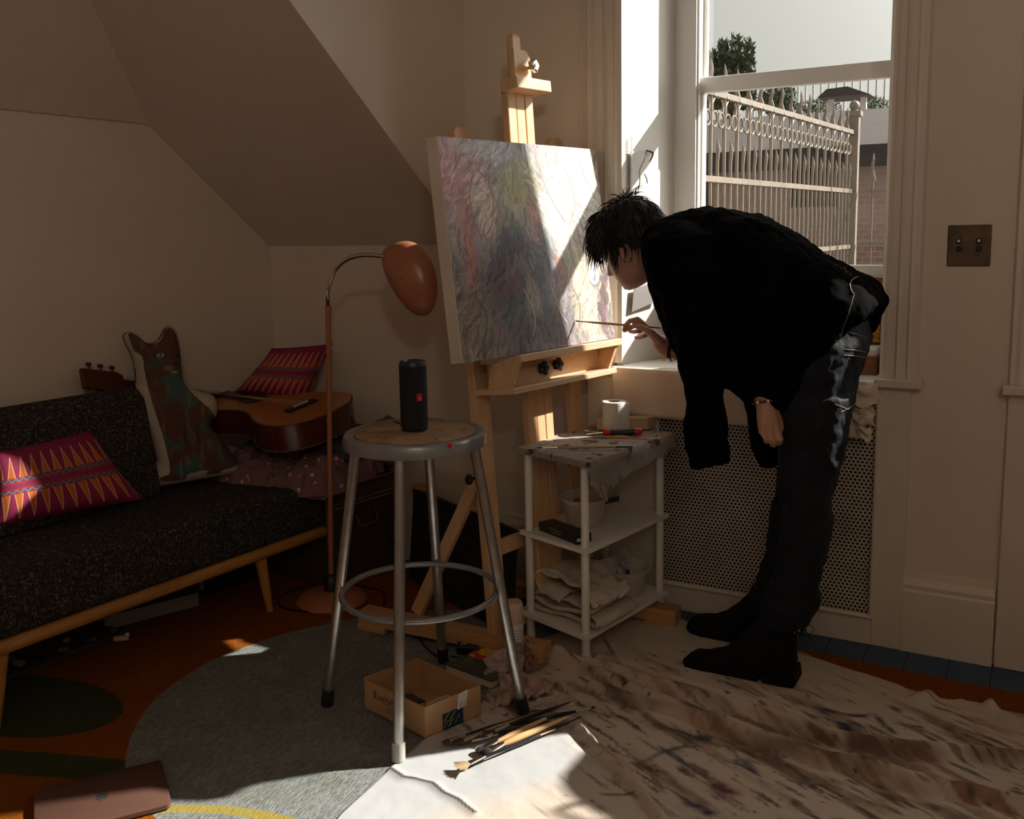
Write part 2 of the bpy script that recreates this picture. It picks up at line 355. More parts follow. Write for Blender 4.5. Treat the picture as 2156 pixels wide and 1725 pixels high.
# ---------------- windows
def window(n, xl, xr, splay):
    r = thing('window_%d' % n, (xl, YW, ZS), kind='structure')
    xf = xl+splay
    m = MB().prism([V(xl, YW-.005, ZS), V(xf, YW+.26, ZS), V(xl-.02, YW+.26, ZS), V(xl-.02, YW-.005, ZS)], (0, 0, ZH-ZS))
    m.box((xr, YW-.005, ZS), (xr+.02, YW+.3, ZH)); m.box((xl, YW-.005, ZH-.0), (xr, YW+.3, ZH+.02)); m.build('reveal', 'white', r)
    Yf = YW+.26; fx = xf+.072; rx = xr-.03
    f = MB().box((xf-.02, Yf, ZS), (fx, Yf+.12, ZH)); f.box((rx, Yf, ZS), (xr, Yf+.12, ZH)); f.box((fx, Yf, ZG-.05), (rx, Yf+.12, ZG)); f.box((fx, Yf, ZH-.05), (rx, Yf+.12, ZH))
    f.build('frame', 'vinyl', r, bevel=.002)
    s = MB()
    for k in range(2): s.box((fx, Yf+.012+k*.022, ZG), (fx+.006, Yf+.022+k*.022, ZH-.05)); s.box((rx-.006, Yf+.012+k*.022, ZG), (rx, Yf+.022+k*.022, ZH-.05))
    s.build('track', 'vinyl', r)
    ys = Yf+.035; zr = 1.70 if n == 1 else 2.12
    lo = MB().box((fx, ys, zr), (rx, ys+.035, zr+.052)); lo.box((fx, ys, ZG), (rx, ys+.035, ZG+.035)); lo.box((fx, ys+.005, ZG), (fx+.012, ys+.03, zr)); lo.box((rx-.012, ys+.005, ZG), (rx, ys+.03, zr))
    lo.build('lower_sash', 'vinyl', r, bevel=.004)
    up = MB().box((fx, ys+.038, zr+.005), (rx, ys+.068, zr+.048)); up.box((fx, ys+.042, zr), (fx+.012, ys+.066, ZH-.05)); up.box((rx-.012, ys+.042, zr), (rx, ys+.066, ZH-.05)); up.box((fx, ys+.042, ZH-.085), (rx, ys+.066, ZH-.05))
    up.build('upper_sash', 'vinyl', r, bevel=.003)
    MB().box((fx+.004, ys+.015, ZG+.02), (rx-.004, ys+.019, zr+.01)).build('glass_pane', 'glass', r)
    MB().box((fx+.004, ys+.052, zr+.03), (rx-.004, ys+.056, ZH-.06)).build('glass_pane', 'glass', r)
    # fluted casings and stool
    def casing(x0, x1, flip):
        prof = [(0, 0), (0, .020), (.010, .028), (.018, .028), (.024, .020), (.040, .020), (.046, .027), (.054, .020), (.070, .020), (.076, .027), (.084, .024), (.098, .024), (.104, .010), (.104, 0)]
        sc = (x1-x0)/.104; pts = [(x0+a*sc, YW-b) for a, b in prof] if not flip else [(x1-a*sc, YW-b) for a, b in prof]
        return MB().prism([V(a, b, .815) for a, b in pts], (0, 0, ZH+.1-.815))
    cw = .104 if n == 1 else .082
    if n == 1: casing(-1.341, xl, True).build('casing', 'trim', r)
    else: casing(xl-cw, xl, True).build('casing', 'trim', r)
    casing(xr, xr+cw, False).build('casing', 'trim', r)
    if n == 1:
        MB().box((-1.345, YW-.035, .772), (xl-.028, YW, .815)).build('stool', 'trim', r, bevel=.004)
        MB().box((xr-.01, YW-.055, .790), (xr+.118, YW, .815)).build('stool', 'trim', r, bevel=.004)
        MB().box((xl-.03, YW-.055, .782), (xr-.0, YW+.26, .806)).build('sill', 'white', r, bevel=.008)
    else:
        MB().box((xl-.095, YW-.055, .790), (xr+.1, YW+.26, .815)).build('stool', 'trim', r, bevel=.004)
        MB().box((xl-.080, YW-.02, 0), (xr+.1, YW, .790)).build('apron', 'trim', r, bevel=.003)
    return r
window(1, W1L, W1R, .079); window(2, W2L, W2R, .0)
blocker = thing('sun_blocker', (.45, 3.03, .816), 'unseen slumped form added on the right window sill to block the sun', 'blocker')  # unseen form added to cut off the right end of the sun patch
hb = cat_rom([V(.012, 2.97, .817), V(.02, 2.97, .905), V(.20, 2.97, .985), V(.31, 2.97, 1.10), V(.44, 2.97, 1.165), V(.60, 2.97, 1.19), V(.86, 2.97, 1.12), V(.98, 2.97, .95), V(1.0, 2.97, .817)], 5)
MB().prism(hb, V(0, .12, 0)).build('blocker_body', 'paper', blocker, bevel=.015); MB().tube(cat_rom([V(.5, 3.0, 1.17), V(.52, 3.0, 1.24), V(.62, 3.0, 1.24), V(.64, 3.0, 1.17)]), .008, 8).build('blocker_handle', 'paper', blocker)
# ---------------- radiator cover with perforated grille
rc = thing('radiator_cover', (-.83, YW, 0), 'white panelled radiator cover with a perforated metal grille under the window', 'radiator cover')
gx0, gx1, gz0, gz1 = -1.09, -.412, .088, .76
f = MB(); yf = YW-.022
f.box((-1.341, yf, 0), (gx0, YW+.0, .772)); f.box((gx1, yf, 0), (-.327, YW, .79)); f.box((gx0, yf, 0), (gx1, YW, gz0)); f.box((gx0, yf, gz1), (gx1, YW, .782))
f.build('frame', 'trim', rc, bevel=.002)
f = MB()
for a, b in (((gx0, gz0), (gx1, gz0)), ((gx1, gz0), (gx1, gz1)), ((gx0, gz0), (gx0, gz1))):
    p, q = V(a[0], yf-.002, a[1]), V(b[0], yf-.002, b[1]); f.tube([p, q], .008, 8)
f.build('molding', 'trim', rc, smooth=True)
g = MB(); P_ = .0126; rr = P_*.315; dz = P_*sqrt(3)/2; k = 0; row = 0; z = gz0
vs_, fs_ = [], []
while z < gz1:
    x = gx0+(P_/2 if row % 2 else 0)
    while x < gx1:
        b = len(vs_)
        for j in range(6): a = pi/6+j*pi/3; vs_.append((x+P_/sqrt(3)*cos(a), yf+.008, z+P_/sqrt(3)*sin(a)))
        for j in range(12): a = pi/6+j*pi/6; vs_.append((x+rr*cos(a), yf+.008, z+rr*sin(a)))
        for j in range(6):
            j2 = (j+1) % 6; c0 = b+6+2*j; fs_.append((b+j, b+j2, b+6+(2*j+2) % 12, b+6+2*j+1)); fs_.append((b+j, b+6+2*j+1, c0))
        x += P_
    z += dz; row += 1
g.v = [Vector(p) for p in vs_]; g.f = fs_
M['grille'] = vary('enamelled_grille', (.62, .55, .47), (.50, .43, .36), 8, .5, .1)
g.build('grille', 'grille', rc, fixn=False)
rad = MB()
for i in range(22): x = gx0+.02+i*.03; rad.box((x, YW+.06, .06), (x+.018, YW+.16, .66))
rad.build('radiator_fin', 'brass', rc)
MB().box((gx0-.01, YW+.018, gz0-.01), (gx1+.01, YW+.024, gz1+.01)).build('shade_sheet', 'hole', rc)  # dark sheet added so the grille holes read as shaded
# ================================================================== OUTSIDE
structure(MB().box((-60, 3.5, .1), (60, 90, .25)), 'ground', 'asphalt')
def brickmat():
    m = newmat('red_brick', rough=.9); t = NT(m); v = t.maps(t.obj(), (1, 1, 1), (radians(90), 0, 0))
    b = t.n('ShaderNodeTexBrick', i_Color1=(.42, .22, .18, 1), i_Color2=(.34, .18, .15, 1), i_Mortar=(.46, .38, .33, 1), i_Scale=3.0); b.inputs['Mortar Size'].default_value = .02
    t.l(v, b.inputs['Vector']); n = t.noise(1.2, 4); t.l(t.mix(t.ramp(n, .4, .65), b.outputs[0], (.50, .40, .36)), t.b.inputs['Base Color']); return m
M['brick'] = brickmat()
# iron fence going away from the window, post with a ball finial
pst = PY(1797, 300, 9.0); pst.z = .25
D1 = PY(1480, 300, 5.6); D1.z = .25
dirf = (pst-D1); Lf = dirf.length; dirf.normalize(); side = V(dirf.y, -dirf.x, 0)
zt, zm, zb = PY(1797, 284, 9).z, PY(1797, 407, 9).z, PY(1797, 523, 9).z
fr = thing('iron_fence', D1, 'tall spiked iron fence with scrollwork running away from the window', 'fence')
st0 = D1-dirf*1.2; tot = Lf+1.2
rl = MB()
for z, h in ((zt, .035), (zm, .035), (zb, .035)): rl.obox(st0+V(0, 0, z-.25)-side*.018, side*.036, dirf*tot, V(0, 0, h))
rl.build('rail', 'iron', fr)
NP = 21; sp = tot/NP
pick = None; pick2 = None; scroll = None
for i in range(NP):
    q = st0+dirf*(sp*i)
    if pick is None:
        m = MB().tube([q, q+V(0, 0, zt-.25)], .0115, 6)
        tw = [q+V(0, 0, zt-.25+.021*k)+(side*cos(k*.9)+dirf*sin(k*.9))*.012*(1-k/12) for k in range(11)]
        m.tube(tw, [.0115, .014, .017, .018, .014, .012, .012, .011, .010, .007, .002], 6)
        pick = m.build('picket', 'iron', fr); o = pick
        h = q+dirf*sp*.5; m = MB().tube([h, h+V(0, 0, zm-.25+.12), h+V(0, 0, zm-.25+.20)+side*.006, h+V(0, 0, zm-.25+.26)], [.010, .011, .013, .002], 6); pick2 = m.build('short_picket', 'iron', fr)
        m = MB()
        for sg in (-1, 1):
            cc = h+V(0, 0, zt-.25-.13)+dirf*sg*.055; m.tube([cc+dirf*(.045*cos(a))+V(0, 0, .045*sin(a)) for a in [2*pi*k/14 for k in range(14)]], .007, 6, closed=True)
            m.tube(cat_rom([cc+V(0, 0, .045)+dirf*sg*.02, cc+V(0, 0, .09)+dirf*sg*.03, cc+V(0, 0, .125)-dirf*sg*.0]), .008, 6)
        scroll = m.build('scroll', 'iron', fr)
    else:
        for src in (pick, pick2, scroll):
            o = src.copy(); COL.objects.link(o); o.parent = fr; o.location = dirf*(sp*i)
pm = MB().box((pst.x-.045, pst.y-.045, .25), (pst.x+.045, pst.y+.045, PY(1797, 245, 9).z)); zt2 = PY(1797, 245, 9).z
pm.box((pst.x-.062, pst.y-.062, zt2), (pst.x+.062, pst.y+.062, zt2+.04)); pm.ball((pst.x, pst.y, zt2+.09), .045, 14); pm.tube([(pst.x, pst.y, zt2), (pst.x, pst.y, zt2+.08)], .03, 8)
pm.build('gate_post', 'iron', fr, smooth=True)
# second run, square to the first, behind the post
f2 = thing('low_iron_fence', pst, 'lower iron railing to the right of the ball-topped post', 'fence')
rl = MB()
for z in (zm, zb+.03): rl.box((pst.x+.07, pst.y, z), (pst.x+3, pst.y+.03, z+.025))
rl.build('rail', 'iron', f2)
pk = None
for i in range(9):
    x = pst.x+.17+i*.19; hi = .75 if i % 2 else .3
    m = MB().tube([(x, pst.y, .25), (x, pst.y, zm+hi-.2)], .011, 6)
    m.tube([V(x+.012*cos(k*.9)*(1-k/9), pst.y+.012*sin(k*.9), zm+hi-.2+k*.03) for k in range(9)], [.012, .017, .018, .017, .015, .014, .012, .008, .002], 6); m.build('picket', 'iron', f2)
# brick building with dark eave
bl = thing('brick_building', (-3, 16, .25), 'low red brick building with a dark eave behind the iron fence', 'building')
zb1 = PY(1820, 330, 15).z; zb2 = PY(1820, 262, 17).z
MB().box((-14, 15, .25), (8, 19, zb1)).build('wall', 'brick', bl)
M['roofdark'] = vary('dark_slate', (.05, .042, .042), (.035, .03, .03), 5, .9); M['roofbrown'] = vary('weathered_roof', (.050, .038, .033), (.034, .026, .024), 2, .95)
MB().prism([V(-14.3, 14.6, zb1-.12), V(-14.3, 14.6, zb1+.12), V(-14.3, 18, zb2+.35), V(-14.3, 18, zb2)], (22.6, 0, 0)).build('roof', 'roofbrown', bl)
MB().box((-14.3, 14.55, zb1-.16), (8.3, 14.62, zb1+.14)).build('eave', 'roofdark', bl)
wd = MB()
for x in (-5.4, -3.5, -1.4): wd.box((x, 14.97, 1.5), (x+.7, 15.0, 2.4))
wd.build('window', 'hole', bl)
# far railing, pavilion, hedges, tree
fa = thing('pale_railing', (-4, 34, .25), 'pale vertical railing on the skyline behind the brick building', 'fence')
zc_ = PY(1760, 150, 34).z
M['pale'] = newmat('galvanised_steel', (.50, .50, .50), .6)
m = MB()
for i in range(84): x = -15.5+i*.25; m.box((x, 34, .25), (x+.06, 34.04, zc_))
m.build('bar', 'pale', fa)
pv = thing('pavilion', (-5, 23, .25), 'small dark-roofed pavilion on two pale posts beyond the brick building', 'pavilion')
a, b = PY(1738, 205, 22), PY(1822, 205, 22)
MB().prism([V(a.x-.1, 21.6, a.z-.05), V(b.x+.15, 21.6, a.z-.05), V(b.x-.3, 21.6, a.z+.14), V(a.x+.1, 21.6, a.z+.12)], (0, 1, 0)).build('roof', 'roofdark', pv)
for x in (a.x+.05, b.x-.1): MB().box((x, 22, .25), (x+.12, 22.12, a.z-.04)).build('post', 'pale', pv)
def blob_tree(name, c, rx, ry, rz, n, seed, label, cat, mat='leaf', trunk=None):
    rs = random.Random(seed); t = thing(name, (c[0], c[1], .25), label, cat)
    m = MB(); c = Vector(c)
    for i in range(n):
        u = rs.uniform(-1, 1); th = rs.uniform(0, 2*pi); r = rs.random()**.4
        p = c+V(rx*r*cos(th)*sqrt(1-u*u), ry*r*sin(th)*sqrt(1-u*u), rz*r*u)
        d = V(rs.gauss(0, 1), rs.gauss(0, 1), abs(rs.gauss(0, 1))+.3).normalized(); x, y = frame(d); s = rs.uniform(.5, 1)*min(rx, rz)*.16
        m.add([p-x*s, p+y*s*.5+d*s*.3, p+d*s*1.6, p-y*s*.5+d*s*.2, p+x*s], [(0, 1, 2, 3), (1, 4, 2)])
    m.build('foliage', mat, t, fixn=False)
    MB().tube([(c.x, c.y, .25), (c.x, c.y, c.z)], [rx*.12, rx*.06], 8).build('trunk', 'brass', t)
    return t
def at(x, y, Y): return PY(x, y, Y)
tc = at(1540, 125, 20); s_ = 20/2034*1.25
tr = thing('evergreen_tree', (tc.x, tc.y, .25), 'dark evergreen tree with a ragged top seen above the sash rail', 'tree')
rs = random.Random(4); m = MB()
for lx, top, wd_ in ((1500, 118, 15), (1522, 96, 16), (1548, 84, 17), (1576, 92, 15), (1540, 120, 30), (1560, 130, 28), (1520, 130, 28)):
    for i in range(420):
        v = rs.random(); px = lx+rs.gauss(0, .42)*wd_*(.25+v); py = top+v*(230-top); p = at(px, py, 20+rs.uniform(-1, 1))
        d = V(rs.gauss(0, .6), rs.gauss(0, .6), 1).normalized(); x, y = frame(d); s = rs.uniform(.05, .12)
        m.add([p-x*s, p+y*s*.5, p+d*s*1.8, p-y*s*.5, p+x*s], [(0, 1, 2, 3), (1, 4, 2)])
m.build('foliage', 'leaf', tr, fixn=False)
MB().tube([(tc.x, 20, .25), (tc.x, 20, tc.z)], [.2, .08], 8).build('trunk', 'brass', tr)
for (px, py, w_, h_, sd, lb) in ((1718, 232, 42, 18, 1, 'round hedge left of the skyline shrubs'), (1835, 225, 34, 16, 2, 'round hedge nearest the right edge of the window'), (1640, 215, 30, 30, 3, 'bare thin shrub behind the iron fence spikes')):
    Yh = 24+sd*1.8; p = at(px, py, Yh); k = Yh/2034*1.2; blob_tree('hedge', (p.x, Yh, p.z), w_*k, .6, h_*k, 900, sd, lb, 'hedge')
# light switch
sw = thing('switch_plate', (-.197, YW, 1.135), 'square brown metal switch plate with two push buttons per row on wall', 'switch')
MB().box((-.251, YW-.005, 1.135), (-.142, YW, 1.248)).build('plate', 'brass', sw, bevel=.003)
for ix, x in enumerate((-.222, -.172)):
    for z, mt, lb in ((1.205, 'whitep', 'pale push button'), (1.183, 'black', 'black push button')):
        MB().lathe([(.0075, 0), (.0075, .006), (.005, .008), (.0045, .013)], (x, YW-.004, z), (0, -1, 0), 16).build('push_button', 'black', sw, smooth=True)
        if mt == 'whitep': MB().lathe([(.004, 0), (.004, .003)], (x, YW-.017, z), (0, -1, 0), 12).build('button_cap', 'whitep', sw, label=lb)
# blind chain
ch = thing('blind_chain', (-1.36, YW-.02, 1.45), 'thin beaded blind chain hanging beside the left window casing', 'blind chain')
for dx in (0, .014):
    m = MB(); x0 = -1.362+dx
    for i in range(150):
        z = 1.33+i*.0075; m.add([V(x0, YW-.02, z)+V(a, b, c_)*.0021 for a, b, c_ in ((1, 0, 0), (-1, 0, 0), (0, 1, 0), (0, -1, 0), (0, 0, 1), (0, 0, -1))], [(0, 2, 4), (2, 1, 4), (1, 3, 4), (3, 0, 4), (2, 0, 5), (1, 2, 5), (3, 1, 5), (0, 3, 5)])
    m.tube([(x0, YW-.02, 1.33), (x0, YW-.02, 2.46)], .0006, 4); m.build('strand', 'whitep', ch)
MB().tube(cat_rom([(-1.362, YW-.02, 1.33), (-1.355, YW-.02, 1.318), (-1.348, YW-.02, 1.33)]), .0018, 6).build('strand', 'whitep', ch)
# ================================================================== RUG
def ell(t, v, cx, cy_, rx, ry, rot=0, soft=.004, nz=None):
    q = t.maps(v, loc=(-cx, -cy_, 0)); q = t.maps(q, rot=(0, 0, -rot)); q = t.maps(q, (1/rx, 1/ry, 0))
    ln = t.n('ShaderNodeVectorMath', operation='LENGTH'); t.l(q, ln.inputs[0]); d = ln.outputs['Value']
    if nz is not None: d = t.math('ADD', d, t.math('MULTIPLY', t.math('SUBTRACT', nz, .5), .06))
    return t.math('SUBTRACT', 1., t.ramp(d, 1-soft, 1+soft))
def rugmat():
    m = newmat('wool_rug', rough=.95, spec=.1); t = NT(m); g = t.geo(); nz = t.noise(2.2, 2, .5, g)
    pile = t.noise(260, 2, .7, t.maps(g, (1, .25, 1), (0, 0, .9))); mott = t.noise(9, 4, .6, g)
    f = t.ramp(pile, .35, .65)
    org = t.mix(f, (.24, .072, .006), (.17, .042, .003)); blue = t.mix(t.ramp(mott, .35, .7), (.29, .305, .305), (.22, .235, .205))
    blue = t.mix(t.math('MULTIPLY', f, .65), blue, (.05, .055, .06)); green = t.mix(f, (.050, .058, .022), (.035, .042, .016))
    c = org
    c = t.mix(ell(t, g, -2.36, 1.50, .30, .155, .18, nz=nz), c, green)
    c = t.mix(ell(t, g, -2.05, 1.33, .34, .05, .35, nz=nz), c, green)
    c = t.mix(ell(t, g, -1.37, 1.98, .76, .66, .55, nz=nz), c, blue)
    c = t.mix(ell(t, g, -.75, 2.35, .55, .44, -.4, nz=nz), c, blue)
    c = t.mix(t.math('MULTIPLY', ell(t, g, -1.40, 1.27, .34, .17, .2, nz=nz), t.math('SUBTRACT', 1., ell(t, g, -1.395, 1.245, .335, .165, .2, nz=nz))), c, (.30, .24, .06))
    c = t.mix(ell(t, g, -.86, 2.74, .32, .06, 0, nz=nz), c, (.42, .24, .07))
    t.l(c, t.b.inputs['Base Color']); t.bump(pile, .8, .004); return m
M['rug'] = rugmat()
tag(MB().prism([V(-2.55, -1.2, 0.0005), V(1.2, -1.2, 0.0005), V(1.2, 2.768, 0.0005), V(-.18, 2.772, .0005), V(-.57, 2.79, .0005), V(-1.3, 2.775, .0005), V(-2.15, 2.79, .0005), V(-2.55, 2.79, .0005)], (0, 0, .009)).build('rug', 'rug', bevel=.002),
    'orange wool rug with a large slate blue blob and a green oval', 'rug')
# ================================================================== DROP CLOTH
def floorpts(L): return [tuple(PZ(*p).xy) for p in L]
E1 = [(-1.36, 1.02)]+floorpts([(640, 1800), (720, 1722), (770, 1675), (815, 1633), (832, 1615), (870, 1588), (905, 1556), (960, 1525), (1012, 1490), (1050, 1420), (1100, 1372), (1160, 1345), (1240, 1312), (1330, 1297), (1420, 1306), (1465, 1325), (1545, 1350), (1620, 1374), (1700, 1388), (1790, 1418), (1850, 1436), (1925, 1462), (1990, 1480), (2060, 1487), (2110, 1503), (2160, 1512), (2260, 1530)])+[(.35, 2.55)]
E2 = [(-1.0, .6), (-.8, .75), (-.6, .85), (-.4, .95), (-.2, 1.05), (0, 1.2), (.15, 1.4), (.3, 1.7), (.4, 2.0), (.5, 2.4)]
def resamp(P, n):
    P = np.array([tuple(p)[:2] for p in cat_rom([V(a, b, 0) for a, b in P], 6)]); d = np.r_[0, np.cumsum(np.hypot(*np.diff(P, axis=0).T))]; s = np.linspace(0, d[-1], n)
    return np.c_[np.interp(s, d, P[:, 0]), np.interp(s, d, P[:, 1])]
NU, NV = 460, 260
A_, B_ = resamp(E1, NU), resamp(E2, NU); tt = (np.linspace(0, 1, NV)**1.15)[:, None]
gx = A_[:, 0]*(1-tt)+B_[:, 0]*tt; gy = A_[:, 1]*(1-tt)+B_[:, 1]*tt
o1, o2 = 1100, 1250; sc = .4898
def cp(L): return floorpts([(o1+a*sc, o2+b*sc) for a, b in L])
vn = VN(3); wob = (vn.fbm(gx*9, gy*9, 3)-.45)*.02
gxw, gyw = gx+wob, gy-wob
hz = .0125+(vn.fbm(gx*5, gy*5, 3)-.3)*.010+(vn.fbm(gx*40, gy*40, 2))*.0015
for pts, h, w_ in (([(110, 285), (300, 370), (500, 455), (720, 545), (950, 640), (1300, 760), (1700, 855), (2250, 975)], .034, .015), ([(140, 300), (330, 340), (520, 400), (800, 480), (1100, 570), (1350, 655), (1650, 700), (2250, 760)], .030, .016),
        ([(330, 300), (560, 370), (880, 470), (1200, 560), (1480, 640)], .022, .014), ([(300, 420), (560, 510), (880, 610), (1150, 700), (1500, 800), (1800, 900)], .024, .013), ([(240, 600), (330, 700), (430, 800), (520, 900), (600, 1000)], .020, .013), ([(500, 520), (700, 590), (900, 700), (1050, 800)], .008, .014), ([(930, 780), (1050, 850), (1180, 930)], .010, .012),
        ([(1700, 480), (1800, 430), (1880, 470)], .016, .02), ([(2010, 510), (2050, 470), (2100, 500)], .022, .016), ([(120, 400), (300, 470)], .004, .01)):
    d = dpoly(gxw, gyw, cp(pts)); hz = np.maximum(hz, hz*.5+.006+h*np.exp(-(d/w_)**2))-.0*d; hz = hz-.004*np.exp(-((d-w_*2.2)/w_)**2)
cr = floorpts([(822, 1632), (850, 1650), (880, 1656), (910, 1664), (935, 1685), (965, 1700), (1000, 1727)]); dcr = dpoly(gxw, gyw, cr); hz += .004*np.exp(-(dcr/.012)**2)
hz = np.where(hz < .0105, .0105+(hz-.0105)*.2, hz)
edge = np.minimum(1, tt*NV/3); hz = .0100+(hz-.0100)*(.25+.75*edge)
foot = lambda x, y, r: np.exp(-(np.hypot(gx-x, gy-y)/r)**4)
# paint: smears and drips with shapes of their own
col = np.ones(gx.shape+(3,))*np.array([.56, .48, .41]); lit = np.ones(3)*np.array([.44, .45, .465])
dl = dpoly(gx, gy, floorpts([(780, 1700), (900, 1650), (1020, 1620), (1100, 1600)])); k = np.clip(1-(dl-.10)/.10, 0, 1)[..., None]; col = col*(1-k)+lit*k  # cloth recoloured greyer where the sun patch falls, to hold down its brightness
ang = radians(-27); u_ = gx*cos(ang)+gy*sin(ang); v_ = -gx*sin(ang)+gy*cos(ang)
s1 = VN(11).fbm(u_*4, v_*26, 5); s2 = VN(12).fbm(u_*12, v_*70, 4); s3 = VN(13).fbm(gx*60, gy*60, 3); zone = VN(14).fbm(gx*4+3, gy*4, 3)
dm = dpoly(gx, gy, cp([(300, 520), (800, 620), (1300, 740), (1700, 760), (2100, 800)])); zn = np.clip(1.15-dm/.45, 0, 1)*(1-k[..., 0])
def blend(mask, c): global col; mask = np.clip(mask, 0, 1)[..., None]; col = col*(1-mask)+np.array(c)*mask
fine = VN(19).fbm(gx*45, gy*45, 4)
def blend2(mask, c, a): blend(np.clip(mask, 0, 1)*a*(.35+1.1*fine), c)
blend2((s1-.50)*6*zn, (.28, .20, .15), .7); blend2((s1-.58)*9*zn, (.17, .10, .075), .75); blend2((s2-.57)*16*zn, (.11, .07, .055), .85); blend2((VN(15).fbm(u_*5, v_*30, 4)-.63)*14*zn, (.33, .16, .11), .65)
blend2((VN(16).fbm(u_*7+5, v_*40, 4)-.66)*16*zn, (.08, .085, .12), .8); blend2((VN(17).fbm(gx*12, gy*12, 3)-.62)*12*zn, (.33, .26, .15), .5)
for pts in ([(300, 520), (700, 640), (1100, 700), (1500, 790)], [(420, 480), (900, 590), (1300, 660), (1800, 730)], [(1400, 690), (1800, 740), (2150, 745)], [(250, 440), (330, 455), (420, 470)]):
    dq = dpoly(gxw, gyw, cp(pts)); blend2(1.25*np.exp(-(dq/.022)**2)*(s1-.22)*2.2, (.15, .095, .07), .85)
for pts, w_, c_ in (([(1290, 515), (1380, 540), (1450, 550), (1510, 545), (1600, 630)], .008, (.06, .055, .06)), ([(500, 745), (600, 700), (690, 680)], .006, (.07, .09, .13)), ([(640, 610), (800, 655)], .006, (.06, .07, .10)), ([(345, 210), (400, 290)], .004, (.05, .04, .04)), ([(720, 930), (790, 955)], .016, (.07, .05, .08)), ([(840, 850), (900, 880)], .02, (.15, .06, .06)), ([(1340, 580), (1400, 625)], .012, (.06, .055, .06)), ([(340, 880), (470, 885)], .004, (.10, .07, .05))):
    blend(1.2*np.exp(-(dpoly(gxw, gyw, cp(pts))/w_)**2)*np.clip(fine*1.8, 0, 1), c_)
blend((s3-.70)*22*(zn*.8+.12)*(1-k[..., 0]*.85), (.09, .065, .055)); blend((VN(18).fbm(u_*26, v_*50, 3)-.72)*30*(zn+.1)*(1-k[..., 0]*.9), (.06, .045, .045))
blend(1.3*np.exp(-(dcr/.0045)**2), (.035, .03, .03))
hd = np.clip((hz-.0125)/.02, 0, 1)
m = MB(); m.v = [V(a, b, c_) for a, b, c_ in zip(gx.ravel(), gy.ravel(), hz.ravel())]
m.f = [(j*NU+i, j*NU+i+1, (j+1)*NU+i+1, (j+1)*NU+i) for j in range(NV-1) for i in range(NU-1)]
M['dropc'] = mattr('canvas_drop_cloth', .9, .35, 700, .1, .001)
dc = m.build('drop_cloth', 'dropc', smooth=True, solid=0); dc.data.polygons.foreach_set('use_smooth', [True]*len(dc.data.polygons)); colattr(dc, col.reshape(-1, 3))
tag(dc, 'paint-stained canvas drop cloth spread in long folds over the rug', 'drop cloth')
# ================================================================== STOOL
def stool():
    F = [PZ(839, 1603, .012), PZ(1102, 1503, .012), PZ(933, 1393, .012), PZ(688, 1485, .01)]
    c = sum(F, V(0, 0, 0))/4; c.z = 0; hs = .757
    t = thing('metal_stool', (c.x, c.y, 0), 'tall grey metal stool with a round chipboard seat and foot ring', 'stool')
    R = .181
    MB().lathe([(R-.012, -.036), (R, -.034), (R, -.010), (R-.004, -.003), (R-.012, 0), (R-.022, -.001), (R-.030, -.006), (.02, -.008), (.02, -.034), (R-.014, -.030)], (c.x, c.y, hs), n=64, cap=False).build('seat_pan', 'gray', t, smooth=True)
    sp_ = MB()
    for a, z_, w_, h_, cc in ((-28, -.012, .010, .012, 0), (-130, -.022, .012, .006, 0)):
        aa = radians(a); e = V(cos(aa), sin(aa), 0); s_ = V(-e.y, e.x, 0); p = V(c.x, c.y, hs+z_)+e*(R+.0003); sp_.obox(p-s_*w_/2, s_*w_, e*.0006, V(0, 0, h_))
    sp_.build('paint_mark', 'red', t, label='dried red paint mark')
    M['osb'] = vary('worn_chipboard', (.34, .21, .12), (.22, .13, .07), 22, .75, bump=.2, bscale=160); 
    MB().lathe([(.149, 0), (.152, .002), (.152, .005), (.149, .007), (.0, .007)], (c.x, c.y, hs-.006), n=64).build('wooden_seat', 'osb', t, smooth=True)
    s = MB()
    for k in range(6):
        a = .5+k*pi/3; s.lathe([(.0035, 0), (.0035, .0008), (.0, .0008)], (c.x+.125*cos(a), c.y+.125*sin(a), hs+.0012), n=10)
    s.build('screw', 'hole', t)
    for i, f in enumerate(F):
        d = (f-c); d.z = 0; d.normalize(); top = V(c.x, c.y, hs-.012)+d*(R-.032)
        lg = MB().tube([f, top], .0135, 20); lg.build('leg', 'alu', t, smooth=True)
        low = f+(top-f)*.001; up = f+(top-f)*.062
        cap = 'whitep' if i == 0 else 'black'
        MB().lathe([(.0145, 0), (.0165, .002), (.0162, (up-low).length), (.0135, (up-low).length)], low, top-f, 20).build('foot_cap', M['capgray'] if i == 0 else 'black', t, smooth=True)
    zr = .334; rr = .0; 
    for f in F: rr += (V(*(f+(V(c.x, c.y, hs)+(f-c).normalized()*(R-.032)-f)*(zr/hs)).xy, 0)-c).length/4
    MB().tube([c+V((rr-.014)*cos(a), (rr-.014)*sin(a), zr) for a in [2*pi*k/72 for k in range(72)]], .0078, 14, closed=True).build('foot_ring', 'gray', t, smooth=True)
    return c, hs
M['capgray'] = newmat('clear_rubber', (.42, .40, .36), .5)
sc_, sh = stool()
